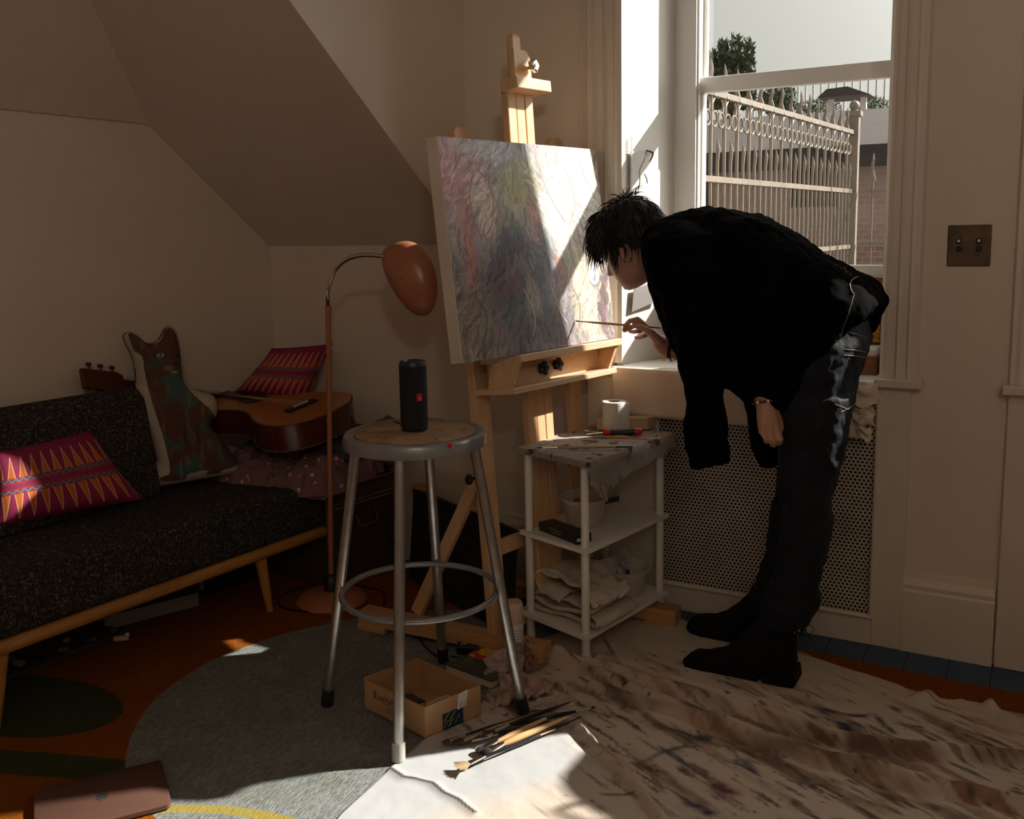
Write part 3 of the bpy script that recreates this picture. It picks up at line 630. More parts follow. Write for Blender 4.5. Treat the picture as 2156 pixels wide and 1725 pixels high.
# ================================================================== SPEAKER
def speaker():
    b = PZ(873, 905, sh+.002); b.z = sh+.0015
    t = thing('cylindrical_speaker', b, 'black cylindrical portable speaker standing on the stool seat', 'speaker')
    r = .0345; h = .178
    MB().lathe([(r-.006, .006), (r, .010), (r, h-.010), (r-.006, h-.006)], b, n=48).build('fabric_body', 'blackfab', t, smooth=True)
    MB().lathe([(r-.012, 0), (r-.003, .002), (r+.0006, .012), (r-.002, .014)], b, n=48).build('base_cap', 'black', t, smooth=True)
    MB().lathe([(r-.002, h-.014), (r+.0006, h-.012), (r-.002, h-.002), (r-.010, h), (r-.014, h-.004), (0, h-.004)], b, n=48).build('top_cap', 'black', t, smooth=True)
    d = (CAM-b); d.z = 0; d.normalize(); e = (d*cos(.45)+d.cross(V(0, 0, 1))*sin(.45)*1).normalized(); s_ = V(0, 0, 1).cross(e)
    d2 = (d*cos(-.42)+V(d.y, -d.x, 0)*sin(-.42)).normalized(); e = d2; s_ = V(0, 0, 1).cross(e)
    p = b+V(0, 0, .079)+e*(r-.0008); bd = MB().obox(p-s_*.0075, s_*.015, e*.002, V(0, 0, .019)).build('badge', 'red', t, bevel=.0008)
    text('JBL', .0068, 'whitep', t, 'badge_lettering', p+e*.0022-s_*(-.003)+V(0, 0, .0025), V(0, 0, 1), -s_, .0001)
    ri = MB().obox(b+V(0, 0, .07)-d2.cross(V(0, 0, 1))*0+V(-d2.y, d2.x, 0)*(r-.001)-d2*.004, d2*.008, V(-d2.y, d2.x, 0)*.003, V(0, 0, .03)); ri.build('control_strip', 'black', t)
    q = b+V(0, 0, .016)-s_*(r-.002)
    q = b+V(0, 0, .014)+V(-Rv.x, -Rv.y, 0)*(r)
    MB().tube(cat_rom([q, q+V(-.012, .0, .006), q+V(-.018, .004, .004), q+V(-.012, .012, -.002), q+V(0, .006, -.003)]), .0012, 6).build('cord_loop', 'black', t)
speaker()
# ================================================================== FLOOR LAMP
def lamp():
    b = V(-2.085, 2.455, .0095); t = thing('floor_lamp', b, 'salmon pink floor lamp with a chrome gooseneck and teardrop shade', 'floor lamp')
    MB().lathe([(.118, 0), (.122, .006), (.112, .020), (.085, .032), (.03, .040), (0, .041)], b, n=48).build('base', 'salmon', t, smooth=True)
    top = PY(691, 645, 2.44)
    MB().lathe([(.026, 0), (.026, .04), (.016, .055), (.010, .06)], b+V(0, 0, .038), n=24).build('collar', 'black', t, smooth=True, label='black plastic collar')
    MB().tube([b+V(0, 0, .09), top], .0085, 16).build('pole', 'salmon', t, smooth=True)
    d = (top-b).normalized(); MB().lathe([(.0085, -.03), (.0105, -.028), (.0105, .002), (.007, .003)], top, d, 20).build('pole_collar', 'salmon', t, smooth=True)
    Y = 2.42; path = [top]+[PY(x, y, Y) for x, y in ((690, 628), (691, 610), (697, 588), (708, 566), (726, 549), (748, 540), (775, 537), (800, 539), (812, 540))]
    pp = cat_rom(path, 10); MB().tube(pp, [.0066+(.0007 if i % 2 else 0) for i in range(len(pp))], 12).build('gooseneck', 'chrome', t, smooth=True)
    j = PY(816, 540, Y); MB().ball(j, .010, 14).tube([PY(806, 540, Y), PY(820, 541, Y)], .008, 14).build('joint', 'chrome', t, smooth=True)
    # shade: egg-shaped bowl, its closed back facing the viewer
    c = PY(866, 586, Y+.03); ax = (PY(905, 655, Y+.03)-PY(830, 515, Y+.03)).normalized(); sd = (PY(915, 545, Y+.03)-PY(830, 600, Y+.03)); sd = (sd-ax*sd.dot(ax)).normalized(); n_ = ax.cross(sd)
    if n_.dot(CAM-c) < 0: n_ = -n_
    outl = [(812, 525), (835, 511), (862, 508), (885, 519), (905, 543), (918, 580), (921, 615), (915, 645), (900, 663), (880, 664), (860, 648), (840, 622), (822, 590), (810, 555)]
    ring = cat_rom([PP(x, y, c, n_) for x, y in outl], 4, True); cen = sum(ring, V(0, 0, 0))/len(ring)
    R_ = []
    for k in range(13):
        a = k/12*pi/2*.985; R_.append([cen+(p-cen)*cos(a)+n_*(.062*sin(a)) for p in ring])
    for k in range(13):
        a = (12-k)/12*pi/2*.985; R_.append([cen+(p-cen)*cos(a)*.975+n_*(.059*sin(a)) for p in ring])
    MB().rings(R_, cap=False).build('lamp_shade', 'salmon', t, smooth=True)
    MB().tube([cen-n_*.0+n_*.055, cen+n_*.01], .016, 16).build('bulb_socket', 'whitep', t, smooth=True)
lamp()
MB_cord = MB().tube(cat_rom([V(-2.085, 2.33, .016), V(-2.2, 2.33, .014), V(-2.27, 2.42, .014), V(-2.2, 2.56, .014), V(-2.0, 2.6, .014), V(-1.9, 2.5, .014), V(-1.83, 2.36, .016)], 10), .0028, 8)
tag(MB_cord.build('lamp_cord', 'black', smooth=True), 'thin black cord looping on the rug around the lamp base', 'cord')
# ================================================================== SOFA
def sofamat():
    m = newmat('charcoal_tweed', rough=.95, spec=.12); t = NT(m); g = t.obj(); a = t.noise(215, 2, .8, t.maps(g, (1, .35, 1))); b = t.noise(215, 2, .8, t.maps(g, (.35, 1, .35))); c_ = t.noise(30, 2)
    f = t.ramp(t.math('MAXIMUM', a, b), .57, .67); f2 = t.ramp(c_, .2, .5); t.l(t.mix(t.math('MULTIPLY', f, f2), (.028, .024, .020), (.20, .18, .15)), t.b.inputs['Base Color']); t.bump(t.math('ADD', a, b), .8, .004); return m
M['tweed'] = sofamat()
def rbox(m4, a, b, name, mat, par, r=.02, sub=2, disp=None):
    m = MB().box(a, b, m4); o = m.build(name, mat, par); md = o.modifiers.new('b', 'BEVEL'); md.width = r; md.segments = 4
    md = o.modifiers.new('u', 'SUBSURF'); md.subdivision_type = 'SIMPLE'; md.levels = 1; md.render_levels = 1
    o.data.polygons.foreach_set('use_smooth', [True]*len(o.data.polygons)); return o
def sofa():
    t = thing('daybed_sofa', (-2.3, 1.4, 0), 'low charcoal tweed daybed sofa with honey-coloured wooden frame and tapered legs', 'sofa')
    r0, r1 = PZ(0, 1365, .225), PZ(695, 1113, .225); d = (r1-r0).normalized(); out = V(d.y, -d.x, 0); a0 = r0-d*.12
    rl = MB(); n = 16
    prof = [out*(.020*cos(2*pi*k/12))+V(0, 0, .020*sin(2*pi*k/12)) for k in range(12)]
    rl.rings([[a0+p*.7 for p in prof], [a0+d*.02+p for p in prof], [r1-d*.015+p for p in prof], [r1+p*.75 for p in prof]]); rl.build('front_rail', 'sofawood', t, smooth=True)
    MB().obox(a0-out*.43+V(0, 0, -.012), out*.42, d*.035, V(0, 0, .025)).obox(r1-d*.04-out*.43+V(0, 0, -.012), out*.42, d*.035, V(0, 0, .025)).obox(a0-out*.44+V(0, 0, -.015), out*.03, r1-a0, V(0, 0, .03)).build('bed_frame', 'sofawood', t)
    for q, k in ((.30, 0), (.30, -.36), (1.15, 0), (1.15, -.36)):
        top = r1-d*q+out*(k-.02)+V(0, 0, -.012); ft = V(top.x+out.x*.03*(1 if k == 0 else -1)*0, top.y, .0095)+d*(.03 if q < 1 else -.03)
        MB().tube([ft, top], [.011, .021], 16).build('leg', 'sofawood', t, smooth=True)
    zs, ze = .243, .405; s0 = a0+d*.03; L_ = (r1-a0).length-.05
    Mx = Matrix(((d.x, -out.x, 0, s0.x), (d.y, -out.y, 0, s0.y), (0, 0, 1, 0), (0, 0, 0, 1)))
    seat = MB().box((0, -.012, zs), (L_, .440, ze), Mx).build('seat_cushion', 'tweed', t); md = seat.modifiers.new('b', 'BEVEL'); md.width = .022; md.segments = 4
    L2 = L_-.42
    pr = [(.315, ze+.002), (.420, ze+.002), (.448, .66), (.450, .745), (.435, .765), (.400, .760), (.372, .73)]
    bk = MB().prism([Mx @ V(0, y, z) for y, z in pr], d*L2).build('backrest_cushion', 'tweed', t); md = bk.modifiers.new('b', 'BEVEL'); md.width = .022; md.segments = 4
    for o in (seat, bk): o.data.polygons.foreach_set('use_smooth', [True]*len(o.data.polygons))
    return d, out, r1, Mx, L_
sd_, so_, sr1, SMx, SLn = sofa()
def SP(s, y, z): # sofa local: s back from the near-window end, y depth from front, z up
    return SMx @ V(SLn-s, y, z)
# patterned pillow fabric
def ikat():
    m = newmat('magenta_ikat', rough=.75); t = NT(m); uv = t.uv(); sp = t.n('ShaderNodeSeparateXYZ'); t.l(uv, sp.inputs[0]); u, v = sp.outputs[0], sp.outputs[1]
    base = t.mix(t.noise(60, 2, .5, t.maps(uv, (1, 6, 1))), (.30, .010, .075), (.19, .006, .05)); c = base
    def spikes(c, v0, v1, N, ph):
        hgt = t.ramp(v, v0, v1); fr = t.math('FRACT', t.math('ADD', t.math('MULTIPLY', u, N), ph)); tri = t.math('MULTIPLY', t.math('ABSOLUTE', t.math('SUBTRACT', fr, .5)), 2.)
        w_ = t.math('MULTIPLY', t.math('SUBTRACT', 1., hgt), .62); inn = t.math('LESS_THAN', tri, w_); outl = t.math('LESS_THAN', t.math('ABSOLUTE', t.math('SUBTRACT', tri, w_)), .075)
        lo, hi = min(v0, v1), max(v0, v1); band = t.math('MULTIPLY', t.math('GREATER_THAN', v, lo), t.math('LESS_THAN', v, hi))
        c = t.mix(t.math('MULTIPLY', inn, band), c, (.50, .105, .006)); return t.mix(t.math('MULTIPLY', outl, band), c, (.62, .36, .20))
    c = spikes(c, .60, .88, 11., 0.); c = spikes(c, .40, .07, 11., .5)
    for v0 in (.43, .57):
        fr = t.math('FRACT', t.math('MULTIPLY', u, 18.)); zz = t.math('ABSOLUTE', t.math('SUBTRACT', fr, .5)); ln = t.math('ABSOLUTE', t.math('SUBTRACT', v, t.math('ADD', v0-.02, t.math('MULTIPLY', zz, .08))))
        c = t.mix(t.math('LESS_THAN', ln, .014), c, (.10, .17, .16)); ln2 = t.math('ABSOLUTE', t.math('SUBTRACT', v, v0+.03 if v0 < .5 else v0-.03)); c = t.mix(t.math('LESS_THAN', ln2, .006), c, (.40, .03, .02))
    t.l(c, t.b.inputs['Base Color']); t.bump(t.noise(260, 2), .3, .002); return m
M['ikat'] = ikat()
def pillow(name, c00, c10, c11, c01, th, mat, label, group=None, pinch=.06):
    # corners of a cushion: bottom-left, bottom-right, top-right, top-left seen from the front
    c00, c10, c11, c01 = map(Vector, (c00, c10, c11, c01)); n = (c10-c00).cross(c01-c00).normalized(); m = MB(); N = 28
    def sf(sg):
        def f(u, v):
            a, b = 2*u-1, 2*v-1; e = (1-a**2)**.5 if abs(a) < 1 else 0; g = (1-b**2)**.5 if abs(b) < 1 else 0
            uu = .5+a/2*(1-pinch*(1-b*b)*0-pinch*(g)*abs(a)**3); vv = .5+b/2*(1-pinch*e*abs(b)**3)
            p = (c00*(1-uu)+c10*uu)*(1-vv)+(c01*(1-uu)+c11*uu)*vv
            return p+n*sg*th*.5*(max(0, (1-a**4))*max(0, (1-b**4)))**.55
        return f
    m.grid(sf(1), N, N); uvs = list(m.uv); m.grid(sf(-1), N, N); m.uv = uvs+uvs
    o = m.build(name, mat, smooth=True); o.data.polygons.foreach_set('use_smooth', [True]*len(o.data.polygons)); md = o.modifiers.new('w', 'WELD'); md.merge_threshold = .001
    tag(o, label, 'cushion', group); return o
b1, b2 = PZ(-30, 1128, .42), PZ(305, 1060, .42)
tl, tr_ = SP(1.60, .385, .67), SP(1.02, .385, .665)
tr_ = PP(190, 903, SP(1.0, .37, .6), so_*1.0+V(0, 0, .0)); tl = PP(-20, 950, SP(1.0, .37, .6), so_)
pillow('pink_cushion', b1+V(.0, 0, .012), b2+V(0, 0, .012), tr_, tl, .10, 'ikat', 'magenta cushion with orange spikes lying on the near end of the sofa')
pc = [(487, 818), (640, 862), (702, 722), (572, 733)]; q0 = V(-2.36, 2.80, .78); nq = V(.55, -.83, .1)
pillow('pink_cushion', *[PP(x, y, q0, nq) for x, y in ((492, 826), (650, 850), (702, 722), (572, 733))], .17, 'ikat', 'magenta cushion with orange spikes propped in the corner behind the guitar')
# ---------------- cat-shaped cushion
catpx = [(250, 706), (262, 698), (280, 702), (300, 720), (322, 714), (336, 690), (350, 685), (361, 697), (368, 730), (372, 770), (380, 800), (408, 818), (433, 826), (444, 842), (444, 870), (430, 888), (455, 920), (478, 950), (489, 972), (484, 990), (440, 998), (380, 1008), (318, 1018), (298, 1008), (297, 985), (310, 968), (318, 962), (310, 930), (298, 900), (284, 870), (276, 830), (275, 790), (268, 750), (255, 725)]
inpx = [(259, 706), (270, 702), (299, 721), (325, 717), (335, 695), (347, 690), (360, 712), (368, 750), (370, 790), (380, 812), (400, 835), (430, 862), (455, 915), (472, 945), (486, 968), (450, 980), (446, 987), (418, 990), (418, 980), (380, 988), (372, 1000), (330, 1003), (322, 995), (342, 985), (338, 950), (325, 900), (305, 840), (293, 790), (286, 750), (270, 735)]
def catcushion():
    base = SP(.48, .30, .41); nrm = (V(CAM.x, CAM.y, 0)-V(base.x, base.y, 0)).normalized()+V(0, 0, .10); nrm.normalize()
    nrm = (nrm+so_*.35).normalized()
    pb = PZ(395, 1008, .412); P3 = lambda x, y: PP(x, y, pb, nrm)
    ux = V(0, 0, 1).cross(nrm).normalized(); uy = nrm.cross(ux)
    to2 = lambda p: ((p-pb).dot(ux), (p-pb).dot(uy))
    out = [to2(p) for p in cat_rom([P3(*q) for q in catpx], 4, True)]; inn = [to2(p) for p in cat_rom([P3(*q) for q in inpx], 4, True)]
    xs = [p[0] for p in out]; ys = [p[1] for p in out]; x0, x1, y0, y1 = min(xs)-.01, max(xs)+.01, min(ys)-.01, max(ys)+.01
    nx, ny = 150, 210; X, Y = np.meshgrid(np.linspace(x0, x1, nx), np.linspace(y0, y1, ny)); ins = inpoly(X, Y, out); dd = dpoly(X, Y, out+[out[0]])
    th = .050*np.clip(1-(1-np.clip(dd/.045, 0, 1))**2, 0, 1)**.5; th = np.where(ins, th, 0)
    idx = -np.ones(X.shape, int); m = MB(); cols = []
    v1 = VN(31); nn = v1.fbm(X*22+5, Y*22, 4); pr = inpoly(X, Y, inn); din = dpoly(X, Y, inn+[inn[0]])
    cream = np.array([.42, .35, .29]); brown = np.array([.085, .035, .018]); teal = np.array([.045, .09, .075]); dark = np.array([.022, .022, .022])
    H_ = (Y-y0)/(y1-y0); f1 = np.clip((nn-.47)*5+np.interp(H_, [0, .12, .2, .40, .52, .64, .72, .80, 1], [.3, .35, .1, -.3, .45, .9, -.2, -.35, .1]), 0, 1)[..., None]
    inn_c = brown*(1-f1)+teal*f1; st = np.clip((VN(32).fbm(X*90, Y*25, 3)-.55)*6, 0, 1)[..., None]; inn_c = inn_c*(1-st*.6)+np.array([.22, .15, .10])*st*.6
    C = np.where(pr[..., None], inn_c, cream)
    def spot(px, py, rx, ry, c_): # facial marks of the printed cat
        nonlocal C
        a, b = to2(P3(px, py)); g = np.clip(2-2*np.hypot((X-a)/rx, (Y-b)/ry), 0, 1)[..., None]; C = C*(1-g)+np.array(c_)*g
    spot(324, 745, .024, .012, dark); spot(323, 746, .015, .009, (.42, .36, .22)); spot(323, 746, .005, .008, dark); spot(360, 747, .009, .010, dark); spot(355, 764, .013, .010, dark); spot(352, 780, .016, .004, (.36, .27, .21)); spot(340, 772, .02, .012, (.20, .12, .08))
    spot(270, 712, .008, .02, (.12, .05, .03)); spot(348, 705, .006, .02, (.12, .05, .03))
    for px_ in (374, 400): spot(px_, 915, .004, .07, dark)
    for sg in (1, -1):
        idx[:] = -1; k0 = len(m.v)
        for j in range(ny):
            for i in range(nx):
                if ins[j, i]: idx[j, i] = len(m.v); m.v.append(pb+ux*X[j, i]+uy*Y[j, i]+nrm*(sg*th[j, i]+.085)); cols.append(C[j, i] if sg > 0 else cream)
        for j in range(ny-1):
            for i in range(nx-1):
                q = (idx[j, i], idx[j, i+1], idx[j+1, i+1], idx[j+1, i])
                if min(q) >= 0: m.f.append(q if sg > 0 else q[::-1])
    M['catfab'] = mattr('printed_cotton', .85, .25, 300)
    o = m.build('cat_cushion', 'catfab', smooth=True, fixn=False, solid=0, sm=2); colattr(o, np.array(cols)); o.data.polygons.foreach_set('use_smooth', [True]*len(o.data.polygons))
    tag(o, 'cushion shaped and printed as a sitting brown and teal cat', 'cushion')
catcushion()
# ---------------- trunk, blanket, guitar
tk = thing('wicker_trunk', (-2.4, 2.7, 0), 'dark wicker trunk with a wire handle beside the end of the sofa', 'trunk')
M['wicker'] = vary('dark_wicker', (.075, .045, .028), (.035, .02, .013), 120, .8, bump=.8, bscale=260, stretch=(1, 1, 2)); M['trunkedge'] = vary('cane_edging', (.17, .09, .035), (.11, .055, .02), 60, .6)
ta, tb = V(-2.150, 2.52, .0), V(-2.095, 2.845, 0); td = (tb-ta); tn = V(-td.y, td.x, 0).normalized()
MB().obox(ta+V(0, 0, .012), td, tn*.56, V(0, 0, .285)).build('body', 'wicker', tk, bevel=.006)
MB().obox(ta-tn*.006-td*.01+V(0, 0, .300), td*1.02, tn*.57, V(0, 0, .075)).build('lid', 'wicker', tk, bevel=.008)
e = MB()
for z in (.298, .312, .372): e.tube([ta-tn*.008+V(0, 0, z), tb-tn*.008+V(0, 0, z)], .0045, 8)
for q in (ta, tb): e.tube([q-tn*.006+V(0, 0, .015), q-tn*.006+V(0, 0, .37)], .0045, 8)
e.build('edging', 'trunkedge', tk)
hm = ta+td*.52-tn*.004+V(0, 0, .262)
MB().tube(cat_rom([hm-td*.14, hm-td*.14-tn*.02+V(0, 0, -.02), hm-td*.12-tn*.022+V(0, 0, -.045), hm+td*.12-tn*.022+V(0, 0, -.045), hm+td*.14-tn*.02+V(0, 0, -.02), hm+td*.14], 5), .003, 8).build('handle', 'trunkedge', tk)
for s_ in (-.14, .14): MB().ball(hm+td*s_, .009, 10).build('handle_boss', 'black', tk)
def cloth_blob(name, cx, cy, rx, ry, z0, h, rot, seed, mat, label, cat, fold=.02, edge=.03, group=None, freq=9, n=90):
    vn = VN(seed); m = MB(); c_, s_ = cos(rot), sin(rot)
    def f(u, v):
        a, b = 2*u-1, 2*v-1; r = (abs(a)**4+abs(b)**4)**.25; q = max(0., 1-r**3)
        x, y = a*rx, b*ry; w1 = float(vn.fbm(np.array(x*freq*3+4), np.array(y*freq*3+9), 3)); w2 = float(vn.fbm(np.array(x*freq*9), np.array(y*freq*9), 2))
        x += (w1-.45)*edge*2; y += (w2-.4)*edge
        rid = abs(math.sin((x*1.1+y*.7)*freq*2.6+w1*9)); z = h*q**.45*(.55+.45*w1*2*.9)+fold*(rid-.4)*q**.3+(w2-.4)*fold*.7
        return V(cx+x*c_-y*s_, cy+x*s_+y*c_, z0+max(0, z))
    m.grid(f, n, n); k = len(m.v); 
    m.grid(lambda u, v: (lambda p: V(p.x, p.y, z0))(f(u, v)), n, n); fb = m.f[n*n:]; m.f = m.f[:n*n]+[q[::-1] for q in fb]; m.uv = None
    # close the rim
    rim = [i for i in range(n+1)]+[(n+1)*j+n for j in range(1, n+1)]+[(n+1)*n+i for i in reversed(range(n))]+[(n+1)*j for j in reversed(range(1, n))]
    for a, b in zip(rim, rim[1:]+rim[:1]): m.f.append((b, a, a+k, b+k))
    o = m.build(name, mat, smooth=True); o.data.polygons.foreach_set('use_smooth', [True]*len(o.data.polygons)); tag(o, label, cat, group); return o
def floral():
    m = newmat('mauve_floral_cotton', rough=.9); t = NT(m); g = t.obj(); vo = t.n('ShaderNodeTexVoronoi', i_Scale=34.); t.l(g, vo.inputs['Vector']); base = t.mix(t.noise(6, 2), (.20, .095, .085), (.16, .08, .085))
    nz = t.noise(120, 1); d = t.math('ADD', vo.outputs['Distance'], t.math('MULTIPLY', nz, .25)); sp = t.n('ShaderNodeSeparateColor'); t.l(vo.outputs['Color'], sp.inputs[0])
    t.l(t.mix(t.math('MULTIPLY', t.math('LESS_THAN', d, .36), t.math('GREATER_THAN', sp.outputs[0], .35)), base, (.50, .40, .36)), t.b.inputs['Base Color']); return m
M['floral'] = floral()
cloth_blob('floral_quilt', -2.36, 2.62, .27, .25, .377, .12, .15, 5, 'floral', 'mauve quilt with pale flowers heaped on the wicker trunk', 'quilt', fold=.022, edge=.03, freq=5)
cloth_blob('grey_blanket', -2.36, 2.72, .24, .16, .46, .11, .2, 6, M['tweedgrey'] if 'tweedgrey' in M else vary('grey_wool', (.055, .055, .055), (.035, .035, .035), 50, .9), 'dark grey blanket folded under the guitar', 'blanket', fold=.012, edge=.02, freq=4)
cloth_blob('floral_pillow', -2.14, 2.86, .07, .07, .42, .16, .2, 8, 'floral', 'rounded mauve floral pillow end standing right of the lamp pole', 'cushion', fold=.006, edge=.01, freq=4, n=40)
def guitar():
    A, B = PZ(468, 832, .662), PZ(698, 868, .647); ax = (B-A); L_ = .50; ax.normalize(); B = A+ax*((B-A).length); Lr = (B-A).length
    t = thing('acoustic_guitar', A, 'acoustic guitar with orange top and dark glossy sides lying behind the cat cushion', 'guitar')
    nrm = V(.03, -.14, .99); nrm = (nrm-ax*nrm.dot(ax)).normalized(); sd = nrm.cross(ax)
    prof = [(0, .0), (.01, .075), (.05, .125), (.12, .140), (.19, .120), (.25, .108), (.32, .130), (.40, .175), (.48, .190), (.55, .170), (.595, .11), (.612, .04), (.614, 0)]
    k = Lr/.614; pts = [A+ax*(a*k)+sd*b for a, b in prof]+[A+ax*(a*k)-sd*b for a, b in reversed(prof[1:-1])]; ring = cat_rom(pts, 4, True); cen = A+ax*(Lr*.55); dp = .095
    def rr(sc_, h): return [cen+(p-cen)*sc_+nrm*h for p in ring]
    MB().rings([rr(.985, -dp), rr(1, -dp+.004), rr(1, -.004), rr(.985, 0)]).build('body', 'gside', t, smooth=True)
    MB().rings([rr(.985, .0), rr(.985, .002), rr(.97, .0022)]).build('soundboard', 'gtop', t)
    for h in (0, -dp): MB().tube(rr(1.0, h-.001 if h == 0 else h+.003), .0022, 6, closed=True).build('binding', 'trunkedge', t)
    so = A+ax*(Lr*.30)+nrm*.0026; MB().lathe([(.05, 0), (.05, .0006), (0, .0006)], so, nrm, 32).build('rosette', 'gside', t); MB().lathe([(.042, 0), (.042, .0006), (0, .0006)], so+nrm*.0007, nrm, 32).build('sound_hole', 'hole', t)
    br = A+ax*(Lr*.74)+nrm*.003; MB().obox(br-sd*.07-ax*.014, sd*.14, ax*.028, nrm*.008).build('bridge', 'black', t, bevel=.002); MB().obox(br-sd*.035-ax*.003+nrm*.008, sd*.07, ax*.004, nrm*.004).build('saddle', 'whitep', t)
    hd = PX(262, 806, -2.68); nk = (hd-A); nl = nk.length; nd = nk.normalized(); nn = (nrm-nd*nrm.dot(nd)).normalized(); ns = nn.cross(nd)
    n_ = MB(); R_ = []
    for s_, w_ in ((-.06/nl*0, .028), (1., .022)):
        p = A+nd*nl*s_; R_.append([p-ns*w_+nn*.004, p-ns*w_*.9-nn*.012, p-ns*w_*.4-nn*.022, p+ns*w_*.4-nn*.022, p+ns*w_*.9-nn*.012, p+ns*w_+nn*.004])
    n_.rings(R_); n_.build('neck', 'gside', t, smooth=True)
    MB().obox(A+ax*.12+nrm*.004-sd*.027, sd*.054, -ax*.12, nrm*.005).obox(A-ns*.026+nn*.004, ns*.052, nd*nl, nn*.006).build('fretboard', 'gdark', t)
    fr_ = MB()
    for i in range(14): s_ = 1-.5**((i)/12); p = A+nd*nl*(1-s_*1.25) ; fr_.obox(p-ns*.024+nn*.010, ns*.048, nd*.0015, nn*.001)
    fr_.build('fret', 'chrome', t)
    hp = A+nd*nl; nn = (nn*.35+(CAM-hp).normalized()*.9); nn = (nn-nd*nn.dot(nd)).normalized(); ns = nn.cross(nd); MB().prism([hp-ns*.026, hp-ns*.036+nd*.02, hp-ns*.034+nd*.16, hp+ns*.034+nd*.16, hp+ns*.036+nd*.02, hp+ns*.026], -nn*.014).build('headstock', 'gside', t, bevel=.002)
    for i in range(3):
        for sg in (-1, 1): q = hp+nd*(.035+.045*i)+ns*sg*.034-nn*.007; MB().tube([q, q+ns*sg*.016], .0035, 8).obox(q+ns*sg*.014-nd*.008-nn*.004, ns*sg*.010, nd*.016, nn*.008).build('tuning_peg', 'brass', t)
    st = MB()
    for i in range(6): o_ = sd*(-.025+.010*i)*1.0; st.tube([br+o_+nrm*.011, hp+ns*(-.016+.0064*i)+nn*.013], .0006, 4)
    st.build('strings', 'chrome', t)
M['gside'] = newmat('dark_lacquer', (.085, .018, .008), .16); M['gtop'] = wood('orange_spruce', (.42, .15, .03), (.36, .12, .022), 'y', 20, .25); M['gdark'] = newmat('rosewood', (.045, .025, .018), .5)
guitar()
